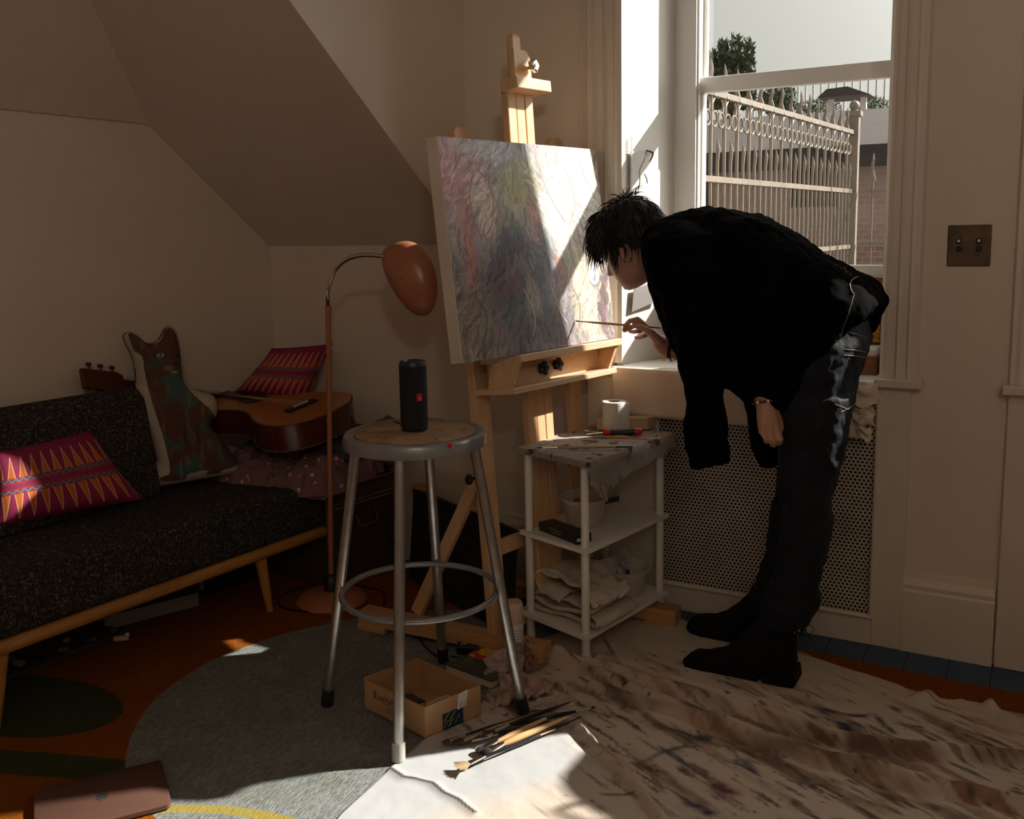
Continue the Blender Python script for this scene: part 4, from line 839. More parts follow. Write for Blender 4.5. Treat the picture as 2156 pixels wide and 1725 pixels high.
# ================================================================== EASEL
E0, EW, EN, EU = V(-1.33, 2.279, .101), V(.208, .978, 0).normalized(), V(.971, -.206, .122).normalized(), None
EU = EN.cross(EW); EU = EU if EU.z > 0 else -EU
def EL(w, u, n=0): return E0+EW*(w+.069+.045*u)+EU*u+EN*(n-.06)
def easel():
    t = thing('easel', V(-1.33, 2.45, .0), 'tall beech wood studio easel standing before the window wall', 'easel')
    def post(name, w, u0, u1, wd, dp, n0, mat='wood', taper=0):
        p = [EL(w-wd/2, u0, n0), EL(w+wd/2, u0, n0), EL(w+wd/2, u0, n0-dp), EL(w-wd/2, u0, n0-dp)]
        m = MB(); top = [EL(w-wd/2, u1, n0), EL(w+wd/2, u1, n0), EL(w+wd/2, u1, n0-dp), EL(w-wd/2, u1, n0-dp)]
        c = sum(top, V(0, 0, 0))/4; tip = [c+(q-c)*.55+EU*.012 for q in top]; top = [q for q in top]
        m.rings([p, [q-EU*.012 for q in top], [c+EW*((q-c).dot(EW))*.62+(q-c-EW*((q-c).dot(EW))) for q in top]]); return m.build(name, mat, t, bevel=.003)
    post('leg', .012, -.03, 1.475, .062, .030, .0); post('leg', .462, -.03, 1.47, .052, .030, .0)
    w0 = .22                                    # the mast leans a little less than the legs
    def EM(w, u, n=0): return EL(w-.035*u/1.5, u, n+.055*u/1.5)
    def strip(name, w, u0, u1, wd, dp, n0):
        q = lambda u: [EM(w-wd/2, u, n0), EM(w+wd/2, u, n0), EM(w+wd/2, u, n0-dp), EM(w-wd/2, u, n0-dp)]
        a, b = q(u0), q(u1-.012); c = sum(b, V(0, 0, 0))/4; MB().rings([a, b, [c+EU*.012+(p-c)*.66 for p in b]]).build(name, 'wood', t, bevel=.003)
    strip('mast', w0-.040, .06, 1.588, .037, .026, .035); strip('mast', w0+.040, .06, 1.588, .037, .026, .035); strip('upper_mast', w0, .06, 1.745, .039, .024, .034)
    MB().prism([EM(w0-.045, 1.60, .036), EM(w0-.045, 1.690, .036), EM(w0+.012, 1.690, .036), EM(w0+.030, 1.670, .036), EM(w0+.034, 1.60, .036)], EN*.022).build('clamp_block', 'wood', t, bevel=.002)
    MB().obox(EM(w0-.073, 1.567, .022), EW*.160, EN*.066, EU*.034).build('canvas_clamp', 'wood', t, bevel=.002)
    def knob(p, mat='black', r=.019):
        q = p+EN*.012; pr = []
        MB().tube([p, q+EN*.006], .006, 10).build('knob_bolt', 'chrome' if mat == 'chrome' else 'black', t)
        x, y = frame(EN); ring = [(x*cos(a)+y*sin(a))*(r*(1+.16*cos(5*a))) for a in [2*pi*k/40 for k in range(40)]]
        MB().rings([[q+v*.85 for v in ring], [q+EN*.003+v for v in ring], [q+EN*.014+v for v in ring], [q+EN*.017+v*.8 for v in ring]]).lathe([(.0055, 0), (.0055, .003), (.003, .003)], q+EN*.016, EN, 12).build('knob', mat, t, smooth=True)
    knob(EM(w0+.018, 1.640, .060), 'chrome', .018)
    # tray: two ledges, back board and slanting end brackets
    a, b = .0, .500
    MB().obox(EL(a, .775, .012), EW*(b-a), EN*.160, EU*.021).build('tray', 'woodx', t, bevel=.002)
    MB().obox(EL(a-.030, .688, .012), EW*(b-a), EN*.153, EU*.017).build('lower_ledge', 'woodx', t, bevel=.002)
    MB().obox(EL(a-.01, .70, .075), EW*(b-a-.02), EN*.02, EU*.078).build('tray_back', 'woodx', t)
    for w in (a+.004, b-.022):
        MB().prism([EL(w-.02, .704, .05), EL(w, .776, .05), EL(w, .776, .163), EL(w-.02, .704, .140)], EW*.012).build('tray_bracket', 'wood', t)
    knob(EL(.165, .742, .095)); knob(EL(.235, .745, .095))
    # base: two runners with struts
    ra, rb = PZ(765, 1293, .05), PZ(1152, 1372, .05); rd = rb-ra; off = EW*.475
    for i, o in enumerate((V(0, 0, 0), off)):
        p, q = ra+o, rb+o
        if i: q = PZ(1428, 1296, .045); p = q-rd*1.0
        d = (q-p).normalized(); sd = V(-d.y, d.x, 0)
        MB().obox(p-sd*.03+V(0, 0, -.022), q-p, sd*.06, V(0, 0, .044)).build('runner', 'woodb', t, bevel=.003)
        for e, s_ in ((p, 1), (q, -1)): MB().obox(e+d*s_*.0-sd*.034-V(0, 0, .040), d*s_*.10, sd*.068, V(0, 0, .020)).build('foot_pad', 'woodb', t, bevel=.002)
        lw = .012 if i == 0 else .500
        sb = p+d*.22+V(0, 0, .02) if i == 0 else p+d*.20+V(0, 0, .02); st = EL(lw, .44 if i == 0 else .40, -.045)
        if i == 0: sb = PZ(878, 1290, .075)
        MB().bar(sb, st, .020, .040, EW).build('strut', 'wood', t, bevel=.002)
        kk = st-EW*.016; MB().tube([kk+EW*.0, kk-EW*.02], .005, 8).ball(kk-EW*.024, .017, 10, (.8, .6, 1)).build('knob', 'black', t, smooth=True)
    c1, c2 = EL(.0, -.015, -.02), EL(.50, -.015, -.02)
    MB().bar(c1-EW*.0, c2+EW*.0, .045, .022, EU).build('cross_bar', 'wood', t, bevel=.002)
    MB().bar(EL(.02, .215, -.03), EL(.48, .215, -.03), .045, .02, EU).build('cross_bar', 'wood', t, bevel=.002)
easel()
# ---------------- the painting
def painting():
    w0, w1, u0, u1, nb, nf = -.105, .607, .797, 1.405, .040, .086
    CL = lambda w, u, n: E0+EW*w+EU*u+EN*n
    t = thing('stretched_canvas', CL(w0, u0, nb), 'large stretched canvas with an unfinished pink, olive and slate abstract painting', 'painting')
    MB().obox(CL(w0, u0, nb), EW*(w1-w0), EN*(nf-nb-.0006), EU*(u1-u0)).build('canvas_edge', 'primed', t, bevel=.003)
    NX, NY = 560, 480; X, Y = np.meshgrid(np.linspace(0, 1, NX), np.linspace(0, 1, NY))
    n1, n2, n3 = VN(51), VN(52), VN(53)
    wx = (n1.fbm(X*5, Y*5, 4)-.47)*.16; wy = (n2.fbm(X*5+9, Y*5, 4)-.47)*.16; x, y = X+wx, Y+wy
    C = np.ones(X.shape+(3,))*np.array([.27, .225, .235])
    def mixc(mask, c):
        nonlocal C; k = np.clip(mask, 0, 1)[..., None]; C = C*(1-k)+np.array(c)*k
    def reg(cx, cy_, rx, ry, p=1.6): return np.clip(p*(1-np.hypot((x-cx)/rx, (y-cy_)/ry)), 0, 1)
    mixc(reg(.45, .62, .5, .4), (.40, .32, .33)); mixc(reg(.06, .86, .24, .24, 2), (.50, .27, .31)); mixc(reg(.10, .93, .2, .2)*.8, (.52, .32, .36)); mixc(reg(.3, .98, .35, .07), (.46, .48, .52)); mixc(reg(.42, .95, .08, .09), (.44, .50, .56))
    mixc(reg(.45, .80, .16, .20), (.34, .32, .15)); mixc(reg(.52, .88, .05, .10, 2), (.52, .52, .36)); mixc(reg(.32, .60, .10, .25)*.8, (.40, .37, .25)); mixc(reg(.22, .70, .085, .20, 2.5), (.56, .43, .40)); mixc(reg(.53, .60, .06, .15, 2.5), (.52, .28, .25)); mixc(reg(.10, .50, .05, .35, 2), (.40, .18, .15))
    mixc(reg(.45, .26, .42, .36, 2)*.92, (.085, .095, .12)); mixc(reg(.33, .45, .12, .25, 2), (.07, .08, .105)); mixc(reg(.62, .50, .10, .2, 2)*.8, (.08, .085, .115)); mixc(reg(.33, .36, .12, .12, 2)*.7, (.17, .085, .09)); mixc(reg(.66, .36, .045, .08, 2.5), (.44, .18, .12)); mixc(reg(.42, .38, .14, .03, 2.5)*.7, (.28, .29, .34))
    mixc(reg(.10, .15, .18, .25, 2)*.7, (.28, .23, .20)); mixc(reg(.60, .26, .08, .18)*.8, (.36, .29, .30)); mixc(reg(.45, .22, .05, .14, 2)*.7, (.34, .30, .27)); mixc(reg(.88, .80, .3, .35, 2), (.66, .64, .58)); mixc(reg(.72, .70, .16, .34, 2)*.9, (.62, .60, .56)); mixc(reg(.86, .28, .2, .34)*1.2, (.60, .50, .38)); mixc(reg(.965, .20, .045, .30, 2.5), (.13, .075, .08))
    rs = np.random.RandomState(5); B0 = C.copy()
    def stroke(cx, cy_, a, ln, wd, c, op, bend=0):
        nonlocal C
        ext = ln+wd; i0, i1 = int(max(0, (cx-ext)*NX)), int(min(NX, (cx+ext)*NX+1)); j0, j1 = int(max(0, (cy_-ext)*NY)), int(min(NY, (cy_+ext)*NY+1))
        if i1-i0 < 2 or j1-j0 < 2: return
        dx, dy = X[j0:j1, i0:i1]-cx, (Y[j0:j1, i0:i1]-cy_)*.86; p = dx*cos(a)+dy*sin(a); q = -dx*sin(a)+dy*cos(a)+bend*(p/ln)**2*ln
        e = np.clip((1-(p/ln)**2)*3, 0, 1)*np.clip((1-(q/wd)**2)*2, 0, 1)*(.45+.9*n1(q*NX*.55+cx*99, p*14+cy_*50))
        k = np.clip(e*op, 0, 1)[..., None]; C[j0:j1, i0:i1] = C[j0:j1, i0:i1]*(1-k)+c*k
    for n_, (lo, hi), (wl, wh), op in ((1100, (.035, .085), (.010, .022), .85), (2600, (.018, .055), (.004, .011), .8), (1500, (.012, .040), (.0015, .004), .75)):
        for _ in range(n_):
            cx, cy_ = rs.rand(), rs.rand(); a = pi/2+(float(n2.fbm(np.array(cx*4.), np.array(cy_*4.+3), 2))-.4)*3.4+rs.randn()*.28+(cx-.4)*.5
            b = B0[min(NY-1, int(cy_*NY)), min(NX-1, int(cx*NX))]; v = rs.rand()
            f = (.50 if v < .30 else 1.30 if v > .74 else .9)+rs.randn()*.10; c = np.clip(b*f+rs.randn(3)*.018, .012, .85)
            stroke(cx, cy_, a, rs.uniform(lo, hi), rs.uniform(wl, wh), c, op, rs.uniform(-.4, .4))
    D = np.array
    for pts, w_, c in (([(.17, .84), (.14, .74), (.15, .62), (.19, .56), (.24, .60), (.27, .70), (.26, .80), (.20, .86)], .004, (.20, .13, .13)), ([(.24, .80), (.28, .74), (.30, .66), (.27, .64)], .003, (.22, .14, .13)), ([(.55, .98), (.60, .82), (.66, .70), (.72, .62)], .004, (.20, .18, .17)), ([(.70, .95), (.78, .84), (.80, .70), (.74, .60)], .0035, (.25, .22, .2)), ([(.86, .96), (.90, .84), (.96, .74)], .003, (.2, .18, .17)), ([(.80, .56), (.84, .46), (.92, .42), (.99, .46)], .004, (.18, .12, .1)), ([(.72, .30), (.76, .20), (.74, .08)], .004, (.2, .13, .1)), ([(.62, .18), (.66, .10), (.62, .02)], .003, (.2, .15, .15)), ([(.10, .30), (.16, .20), (.13, .08), (.08, .02)], .004, (.10, .08, .08)), ([(.40, .30), (.45, .18), (.43, .08)], .0035, (.42, .38, .34)), ([(.58, .30), (.62, .18), (.66, .12)], .0035, (.45, .38, .38))):
        P_ = cat_rom([V(a, b, 0) for a, b in pts], 8)
        for a, b in zip(P_[:-1], P_[1:]): stroke((a.x+b.x)/2, (a.y+b.y)/2, math.atan2((b.y-a.y)*.86, b.x-a.x), max((b-a).length, .004)*1.1, w_, D(c), .9)
    def eye(cx, cy_, rx, ry, c_): mixc(np.clip(3*(1-np.hypot((X-cx)/rx, (Y-cy_)/ry)), 0, 1), c_)
    eye(.890, .335, .050, .072, (.12, .12, .13)); eye(.888, .345, .043, .058, (.62, .66, .70)); eye(.888, .325, .018, .024, (.24, .27, .32)); eye(.882, .338, .006, .008, (.8, .8, .8))
    C = C*1.12+.045; C = np.clip(C*(.90+.2*n3(X*330, Y*290))[..., None], .012, .85)
    m = MB().grid(lambda u, v: CL(w0+.001+(w1-w0-.002)*u, u0+.001+(u1-u0-.002)*v, nf), NX-1, NY-1)
    M['oilpaint'] = mattr('oil_paint_on_canvas', .42, .35, 900, .35, .0008)
    o = m.build('painted_face', 'oilpaint', t, smooth=True, fixn=False); colattr(o, C.reshape(-1, 3)); o.data.polygons.foreach_set('use_smooth', [True]*len(o.data.polygons)); o.data.flip_normals() if o.data.polygons[0].normal.dot(EN) < 0 else None
M['primed'] = vary('primed_canvas', (.74, .66, .57), (.70, .61, .52), 8, .8, bump=.3, bscale=300)
painting()
# ================================================================== TROLLEY
TA, TB, TC = V(-1.337, 2.493, 0), V(-1.118, 2.421, 0), V(-1.042, 2.822, 0); TD = TA+TC-TB; ts, tl_ = (TB-TA).normalized(), (TC-TB).normalized()
def trolley():
    t = thing('shelf_trolley', (TA+TC)/2, 'small white three-tier shelf stand beside the easel', 'shelf')
    for q in (TA, TB, TC, TD):
        z0 = .019
        MB().lathe([(.0115, z0), (.0125, z0+.004), (.0125, .60)], q, n=20).build('post', 'white', t, smooth=True)
        MB().lathe([(.0125, z0-.004), (.0145, z0-.001), (.0145, z0+.014), (.0125, z0+.018)], q, n=20).build('post_foot', 'white', t, smooth=True)
    for z, nm in ((.095, 0), (.352, 1), (.604, 2)):
        e = .022; o = TA-ts*e-tl_*e+V(0, 0, z-.011)
        MB().obox(o, (TB-TA)+ts*2*e, (TC-TB)+tl_*2*e, V(0, 0, .013)).build('shelf_board', 'white', t, bevel=.0015)
trolley()
def T(a, b, z): return TB+(TA-TB).normalized()*a+tl_*b+V(0, 0, z)     # a: from right edge to left, b: from near to far
def towel():
    n1 = VN(61); Wd = (TB-TA).length+.044; m = MB(); nu, nv = 150, 190
    def f(u, v):
        b = -.035+v*(.475); prof = np.interp(v, [0, .06, .16, .30, .55, .8, 1], [.06, .105, .135, .085, .075, .06, .05])
        lf = .012+.02*abs(sin(v*7))
        s_ = -(lf)+u*(Wd+lf+prof); k = float(n1.fbm(np.array(u*9), np.array(v*9), 3)); w_ = (k-.45)
        z = .6075+.004+w_*.006*(1 if 0 < s_ < Wd else 2); over = s_-Wd
        if over > 0: a_ = -.022-.004-min(over, .02)*.55-max(0, over-.02)*(.16+.20*sin(v*23)*.5)+w_*.015; z = .611-max(0, over-.008)*.96
        elif s_ < 0: a_ = Wd-.022+.006+w_*.01; z = .611+s_*.95; return T(a_, b, z)
        else: a_ = Wd-.022-s_
        # near edge flops over the shelf end
        nb = -.026-b
        if nb > 0: z -= nb*1.6; b = -.026-nb*.3
        return T(a_, b, z)
    m.grid(f, nu, nv); M['towel'] = None
    mt = newmat('stained_terry', rough=.95, spec=.1); tt_ = NT(mt); g = tt_.geo(); b = tt_.ramp(tt_.noise(18, 4, .65, g), .56, .62); sz = tt_.n('ShaderNodeSeparateXYZ'); tt_.l(g, sz.inputs[0]); tp_ = tt_.ramp(sz.outputs[2], .585, .606); c = tt_.mix(tt_.math('MULTIPLY', b, tt_.math('MULTIPLY_ADD', tp_, .7)), (.74, .66, .59), (.30, .13, .11)); c = tt_.mix(tt_.math('MULTIPLY', tt_.ramp(tt_.noise(26, 4, .7, tt_.maps(g, loc=(3, 1, 2))), .64, .68), .7), c, (.07, .055, .06)); tt_.l(c, tt_.b.inputs['Base Color']); tt_.bump(tt_.noise(420, 2, .8), 1., .006); M['towel'] = mt
    o = m.build('paint_towel', 'towel', smooth=True, solid=.005, disp=[(.004, .03)]); o.data.polygons.foreach_set('use_smooth', [True]*len(o.data.polygons))
    tag(o, 'paint-stained cream terry towel draped over the top of the white shelf stand', 'towel')
towel(); zt_ = .6165
def brush(name, p, q, r, hand, ferr='chrome', tip='bristle', kind='round', label='', group=None, cat='paintbrush', fl=.045, bl=.018, tw=1., tipcol=None, up=V(0, 0, 1), par=None):
    # p is the bristle tip, q the handle end
    p, q = Vector(p), Vector(q); d = (q-p).normalized(); L_ = (q-p).length
    t = thing(name, p, label, cat, group)
    a, b = p+d*bl, p+d*(bl+fl)
    MB().tube([b, b+d*.012, b+d*(L_-bl-fl)*.22, b+d*(L_-bl-fl)*.6, q-d*.006, q], [r*.80, r*.95, r*1.25, r*.95, r*.55, r*.3], 10).build('handle', hand, t, smooth=True)
    if tipcol: MB().tube([q-d*.05, q-d*.006, q], [r*.78, r*.62, r*.33], 10).build('handle_tip', tipcol, t, smooth=True)
    sd = d.cross(up).normalized(); u2 = sd.cross(d)
    def orng(c, w_, h_): return [c+sd*(w_*cos(2*pi*k/12))+u2*(h_*sin(2*pi*k/12)) for k in range(12)]
    ww = r*tw if kind != 'round' else r*.9
    MB().rings([orng(a, ww, r*.55 if kind != 'round' else r*.8), orng(a+d*fl*.5, (ww+r)/2, r*.8), orng(b, r*.85, r*.85)]).build('ferrule', ferr, t, smooth=True)
    if kind == 'fan':
        m = MB(); rs = random.Random(len(label))
        for k in range(46):
            ang = (k/45-.5)*1.5; dd = -d*cos(ang)+sd*sin(ang); l = bl*(1.0+rs.uniform(-.12, .1)); m.tube([a+sd*sin(ang)*ww*.6, a+dd*l*.6+u2*rs.uniform(-.001, .001), a+dd*l+u2*rs.uniform(-.001, .0015)], [.0012, .0012, .0003], 5)
        m.build('bristles', tip, t)
    else: MB().rings([orng(a+d*.004, ww*.9, r*.5), orng(a-d*bl*.3, ww*1.12, r*.75), orng(a-d*bl*.75, ww*(.95 if kind == 'flat' else .6), r*.45), orng(p, ww*(.75 if kind == 'flat' else .08), r*.08)]).build('bristles', tip, t, smooth=True)
    return t
for n_, c_ in (('bristle', (.10, .055, .045)), ('hogbristle', (.50, .36, .20)), ('darkbristle', (.03, .02, .025))): M[n_] = vary(n_, c_, tuple(v*.6 for v in c_), 200, .8)
M['tanlac'] = newmat('tan_lacquer', (.60, .37, .17), .3); M['olivelac'] = newmat('olive_lacquer', (.36, .27, .13), .35); M['greenlac'] = newmat('dark_green_lacquer', (.012, .035, .04), .25); M['blacklac'] = newmat('black_lacquer', (.01, .01, .012), .2); M['orangelac'] = newmat('orange_lacquer', (.55, .18, .03), .3)
zb = zt_+.006
brush('paintbrush', PZ(1127, 943, zb), PZ(1333, 941, zb), .0036, 'olivelac', kind='flat', label='long olive-handled brush nearest the front of the towel', group=None, tipcol='black', bl=.02)
brush('paintbrush', PZ(1232, 917, zb), PZ(1370, 926, zb), .0030, 'orangelac', label='orange-handled brush lying below the screwdriver', group=None)
brush('paintbrush', PZ(1215, 904, zb), PZ(1285, 915, zb), .0036, 'olivelac', kind='flat', label='short pale brush pointing left behind the orange-handled brush', tip='hogbristle', bl=.02, fl=.03)
def screwdriver():
    p, q = PZ(1269, 911, zb+.007), PZ(1352, 909, zb+.007); d = (q-p).normalized(); t = thing('screwdriver', p, 'red and black screwdriver handle lying on the stained towel', 'screwdriver')
    L_ = (q-p).length
    MB().lathe([(.007, 0), (.0095, .003), (.0105, .012), (.009, .022)], p, d, 20).lathe([(.0095, L_-.028), (.0125, L_-.02), (.0125, L_-.008), (.008, L_)], p, d, 20).build('handle', 'red', t, smooth=True)
    MB().lathe([(.009, .020), (.0095, .03), (.0085, .04), (.0095, .046), (.0088, .052), (.0115, L_-.04), (.0112, L_-.024)], p, d, 20).build('grip', 'black', t, smooth=True, label='black rubber grip')
    MB().tube([p-d*.05-V(0, 0, .004), p+d*.002], .0025, 8).build('shaft', 'chrome', t)
screwdriver()
def tp():
    b = PZ(1294, 906, zt_+.002); b.z = zt_+.0015
    t = thing('paper_roll', b, 'white toilet paper roll standing on the towel', 'paper roll'); r = .039; h = .094
    M['tissue'] = vary('soft_tissue', (.80, .76, .72), (.76, .72, .68), 20, .95, bump=.5, bscale=180)
    MB().lathe([(r-.001, 0), (r, .002), (r, h-.002), (r-.001, h), (.020, h), (.020, .004)], b, n=48, cap=False).build('roll', 'tissue', t, smooth=True)
    MB().lathe([(.020, h-.0008), (.0188, h-.0008), (.0188, .002)], b, n=32, cap=False).build('core', 'cardb', t, smooth=True)
    e = V(Rv.x, Rv.y, 0).normalized(); f_ = V(CAM.x-b.x, CAM.y-b.y, 0).normalized()
    MB().grid(lambda u, v: b+(f_*cos(pi/2-.5+u*.5)+e*sin(pi/2-.5+u*.5))*(r+.0008+u*u*.008)+V(0, 0, h*v*(1-.03*u)), 10, 12).build('loose_end', 'tissue', t, smooth=True, solid=.0006)
tp()
tag(MB().obox(PZ(1256, 906, zt_+.002), V(*(PZ(1366, 905, zt_)-PZ(1256, 906, zt_)).xy, 0)*.98, tl_*.05, V(0, 0, .038)).build('wood_block', 'blockwood' if 'blockwood' in M else vary('pale_box', (.58, .44, .28), (.50, .37, .22), 8, .6), bevel=.002), 'pale wooden box behind the toilet paper roll', 'box')
def tub(name, c, r, h, label, cat='tub'):
    t = thing(name, c, label, cat); M['tubp'] = M.get('tubp') or vary('cloudy_plastic', (.66, .60, .55), (.60, .54, .49), 12, .45)
    MB().lathe([(0, .001), (r*.70, .001), (r*.74, .004), (r*.92, h*.80), (r*.97, h*.84), (r, h*.97), (r*1.05, h*.975), (r*1.06, h), (r*.99, h), (r*.90, h*.80), (r*.71, .006), (0, .004)], c, n=48, cap=False).build('shell', 'tubp', t, smooth=True)
    return t
mb_ = T(.135, .165, .3548)
tub('plastic_tub', mb_, .073, .088, 'cloudy plastic tub with tools on the middle shelf')
tag(MB().obox(mb_+V(-.03, -.02, .05), V(.03, .01, .01), V(-.006, .03, .0), V(0, 0, .022)).build('red_block', 'red', bevel=.003), 'small red block inside the tub on the middle shelf', 'block')
def spatula(p, q, w_, label, blade='black'):
    t = thing('palette_knife', p, label, 'palette knife'); d = (q-p).normalized(); sd = d.cross(V(.4, -.8, .3)).normalized(); n_ = sd.cross(d); L_ = (q-p).length
    MB().tube([p, p+d*L_*.4], [.007, .006], 10).build('handle', 'black', t, smooth=True)
    MB().prism([p+d*L_*.38-sd*w_*.3, p+d*L_*.38+sd*w_*.3, p+d*L_*.6+sd*w_*.9, p+d*L_*.97+sd*w_, q-sd*w_*.6, p+d*L_*.6-sd*w_*.8], n_*.0015).build('blade', blade, t)
spatula(mb_+V(-.01, .0, .050), PY(1305, 1048, (mb_.y)+.02), .010, 'black brush handle leaning out of the tub on the middle shelf')
bt = T(.09, .325, .0975); tub('plastic_tub', bt, .083, .088, 'cloudy plastic tub behind the folded towels on the bottom shelf')
M['steel'] = vary('painted_steel', (.09, .08, .08), (.16, .15, .15), 60, .4, .6)
spatula(bt+V(.02, 0, .03), PY(1312, 1155, bt.y+.02), .022, 'wide steel scraper standing in the tub on the bottom shelf', 'steel')
spatula(bt+V(.015, -.02, .03), PY(1302, 1195, bt.y-.01), .006, 'narrow dark palette knife in the tub on the bottom shelf', 'steel')
def charcoal():
    p, q = T(.205, .018, .3548), T(.030, -.003, .3548); t = thing('charcoal_box', (p+q)/2, 'black box of charcoal sticks on the middle shelf', 'box')
    a = q-p; n_ = V(-a.y, a.x, 0).normalized()*.055
    if n_.dot(tl_) < 0: n_ = -n_
    MB().obox(p, a, n_, V(0, 0, .026)).build('carton', 'black', t, bevel=.001)
    ad = a.normalized(); fn = -n_.normalized()
    text('5 BEST ARTIST QUALITY', .0065, 'stitch', t, 'lettering', p+ad*.045+fn*.0004+V(0, 0, .0175), ad, V(0, 0, 1), .0001); text('CHARCOAL', .0088, 'stitch', t, 'lettering', p+ad*.060+fn*.0004+V(0, 0, .008), ad, V(0, 0, 1), .0001)
    text('NO. 12', .005, 'stitch', t, 'lettering', p+ad*.085+fn*.0004+V(0, 0, .0015), ad, V(0, 0, 1), .0001)
    MB().obox(q+fn*.0003-ad*.0+V(0, 0, .008)+ad*.0003, n_*.6, ad*.0004, V(0, 0, .010)).build('end_label', 'whitep', t)
charcoal()
# folded towels on the bottom shelf: soft rolled folds
def fold_towel(name, pts, wdir, wlen, th, label, seed, disp=.008):
    # serpentine section swept along wdir
    P_ = cat_rom(pts, 8); m = MB(); n = len(P_); nv = 26; vn = VN(seed)
    up = []
    for i, p in enumerate(P_):
        d = (P_[min(i+1, n-1)]-P_[max(i-1, 0)]).normalized(); up.append(d.cross(wdir).normalized())
    def f(u, v):
        i = min(int(u*(n-1)), n-2); k = u*(n-1)-i; p = P_[i]*(1-k)+P_[i+1]*k; nn = float(vn.fbm(np.array(u*9), np.array(v*5), 3))-.45
        return p+wdir*(wlen*v+nn*.05*(1 if 0 < v < 1 else .6))+V(0, 0, nn*disp*2)
    m.grid(f, n*2, nv); o = m.build(name, 'terry', smooth=True, solid=th, disp=[(.004, .02)]); o.data.polygons.foreach_set('use_smooth', [True]*len(o.data.polygons)); tag(o, label, 'towel', 'folded towels on the bottom shelf'); return o
zz = .1005
fold_towel('folded_towel', [T(.23, .02, zz+.010), T(.10, .02, zz+.009), T(-.015, .02, zz+.010), T(-.038, .02, zz+.024), T(-.01, .02, zz+.036), T(.10, .02, zz+.032), T(.21, .02, zz+.034), T(.225, .02, zz+.050), T(.20, .02, zz+.060), T(.10, .02, zz+.056), T(-.01, .02, zz+.058)], tl_, .20, .011, 'cream terry towel folded thick at the bottom of the pile', 71)
fold_towel('folded_towel', [T(.10, .0, zz+.075), T(.19, .01, zz+.078), T(.235, .02, zz+.09), T(.22, .02, zz+.112), T(.15, .03, zz+.118), T(.06, .03, zz+.105), T(-.0, .03, zz+.088), T(-.03, .02, zz+.072)], tl_, .17, .009, 'cream towel crumpled on top of the folded one', 72, .02)
tag(MB().obox(PZ(1255, 1345, .012)+V(0, 0, 0), V(.06, .30, 0), V(-.05, .01, 0), V(0, 0, .02)).build('wood_plank', 'woodb', bevel=.002), 'short wooden plank on the floor under the shelf stand', 'plank') if False else None
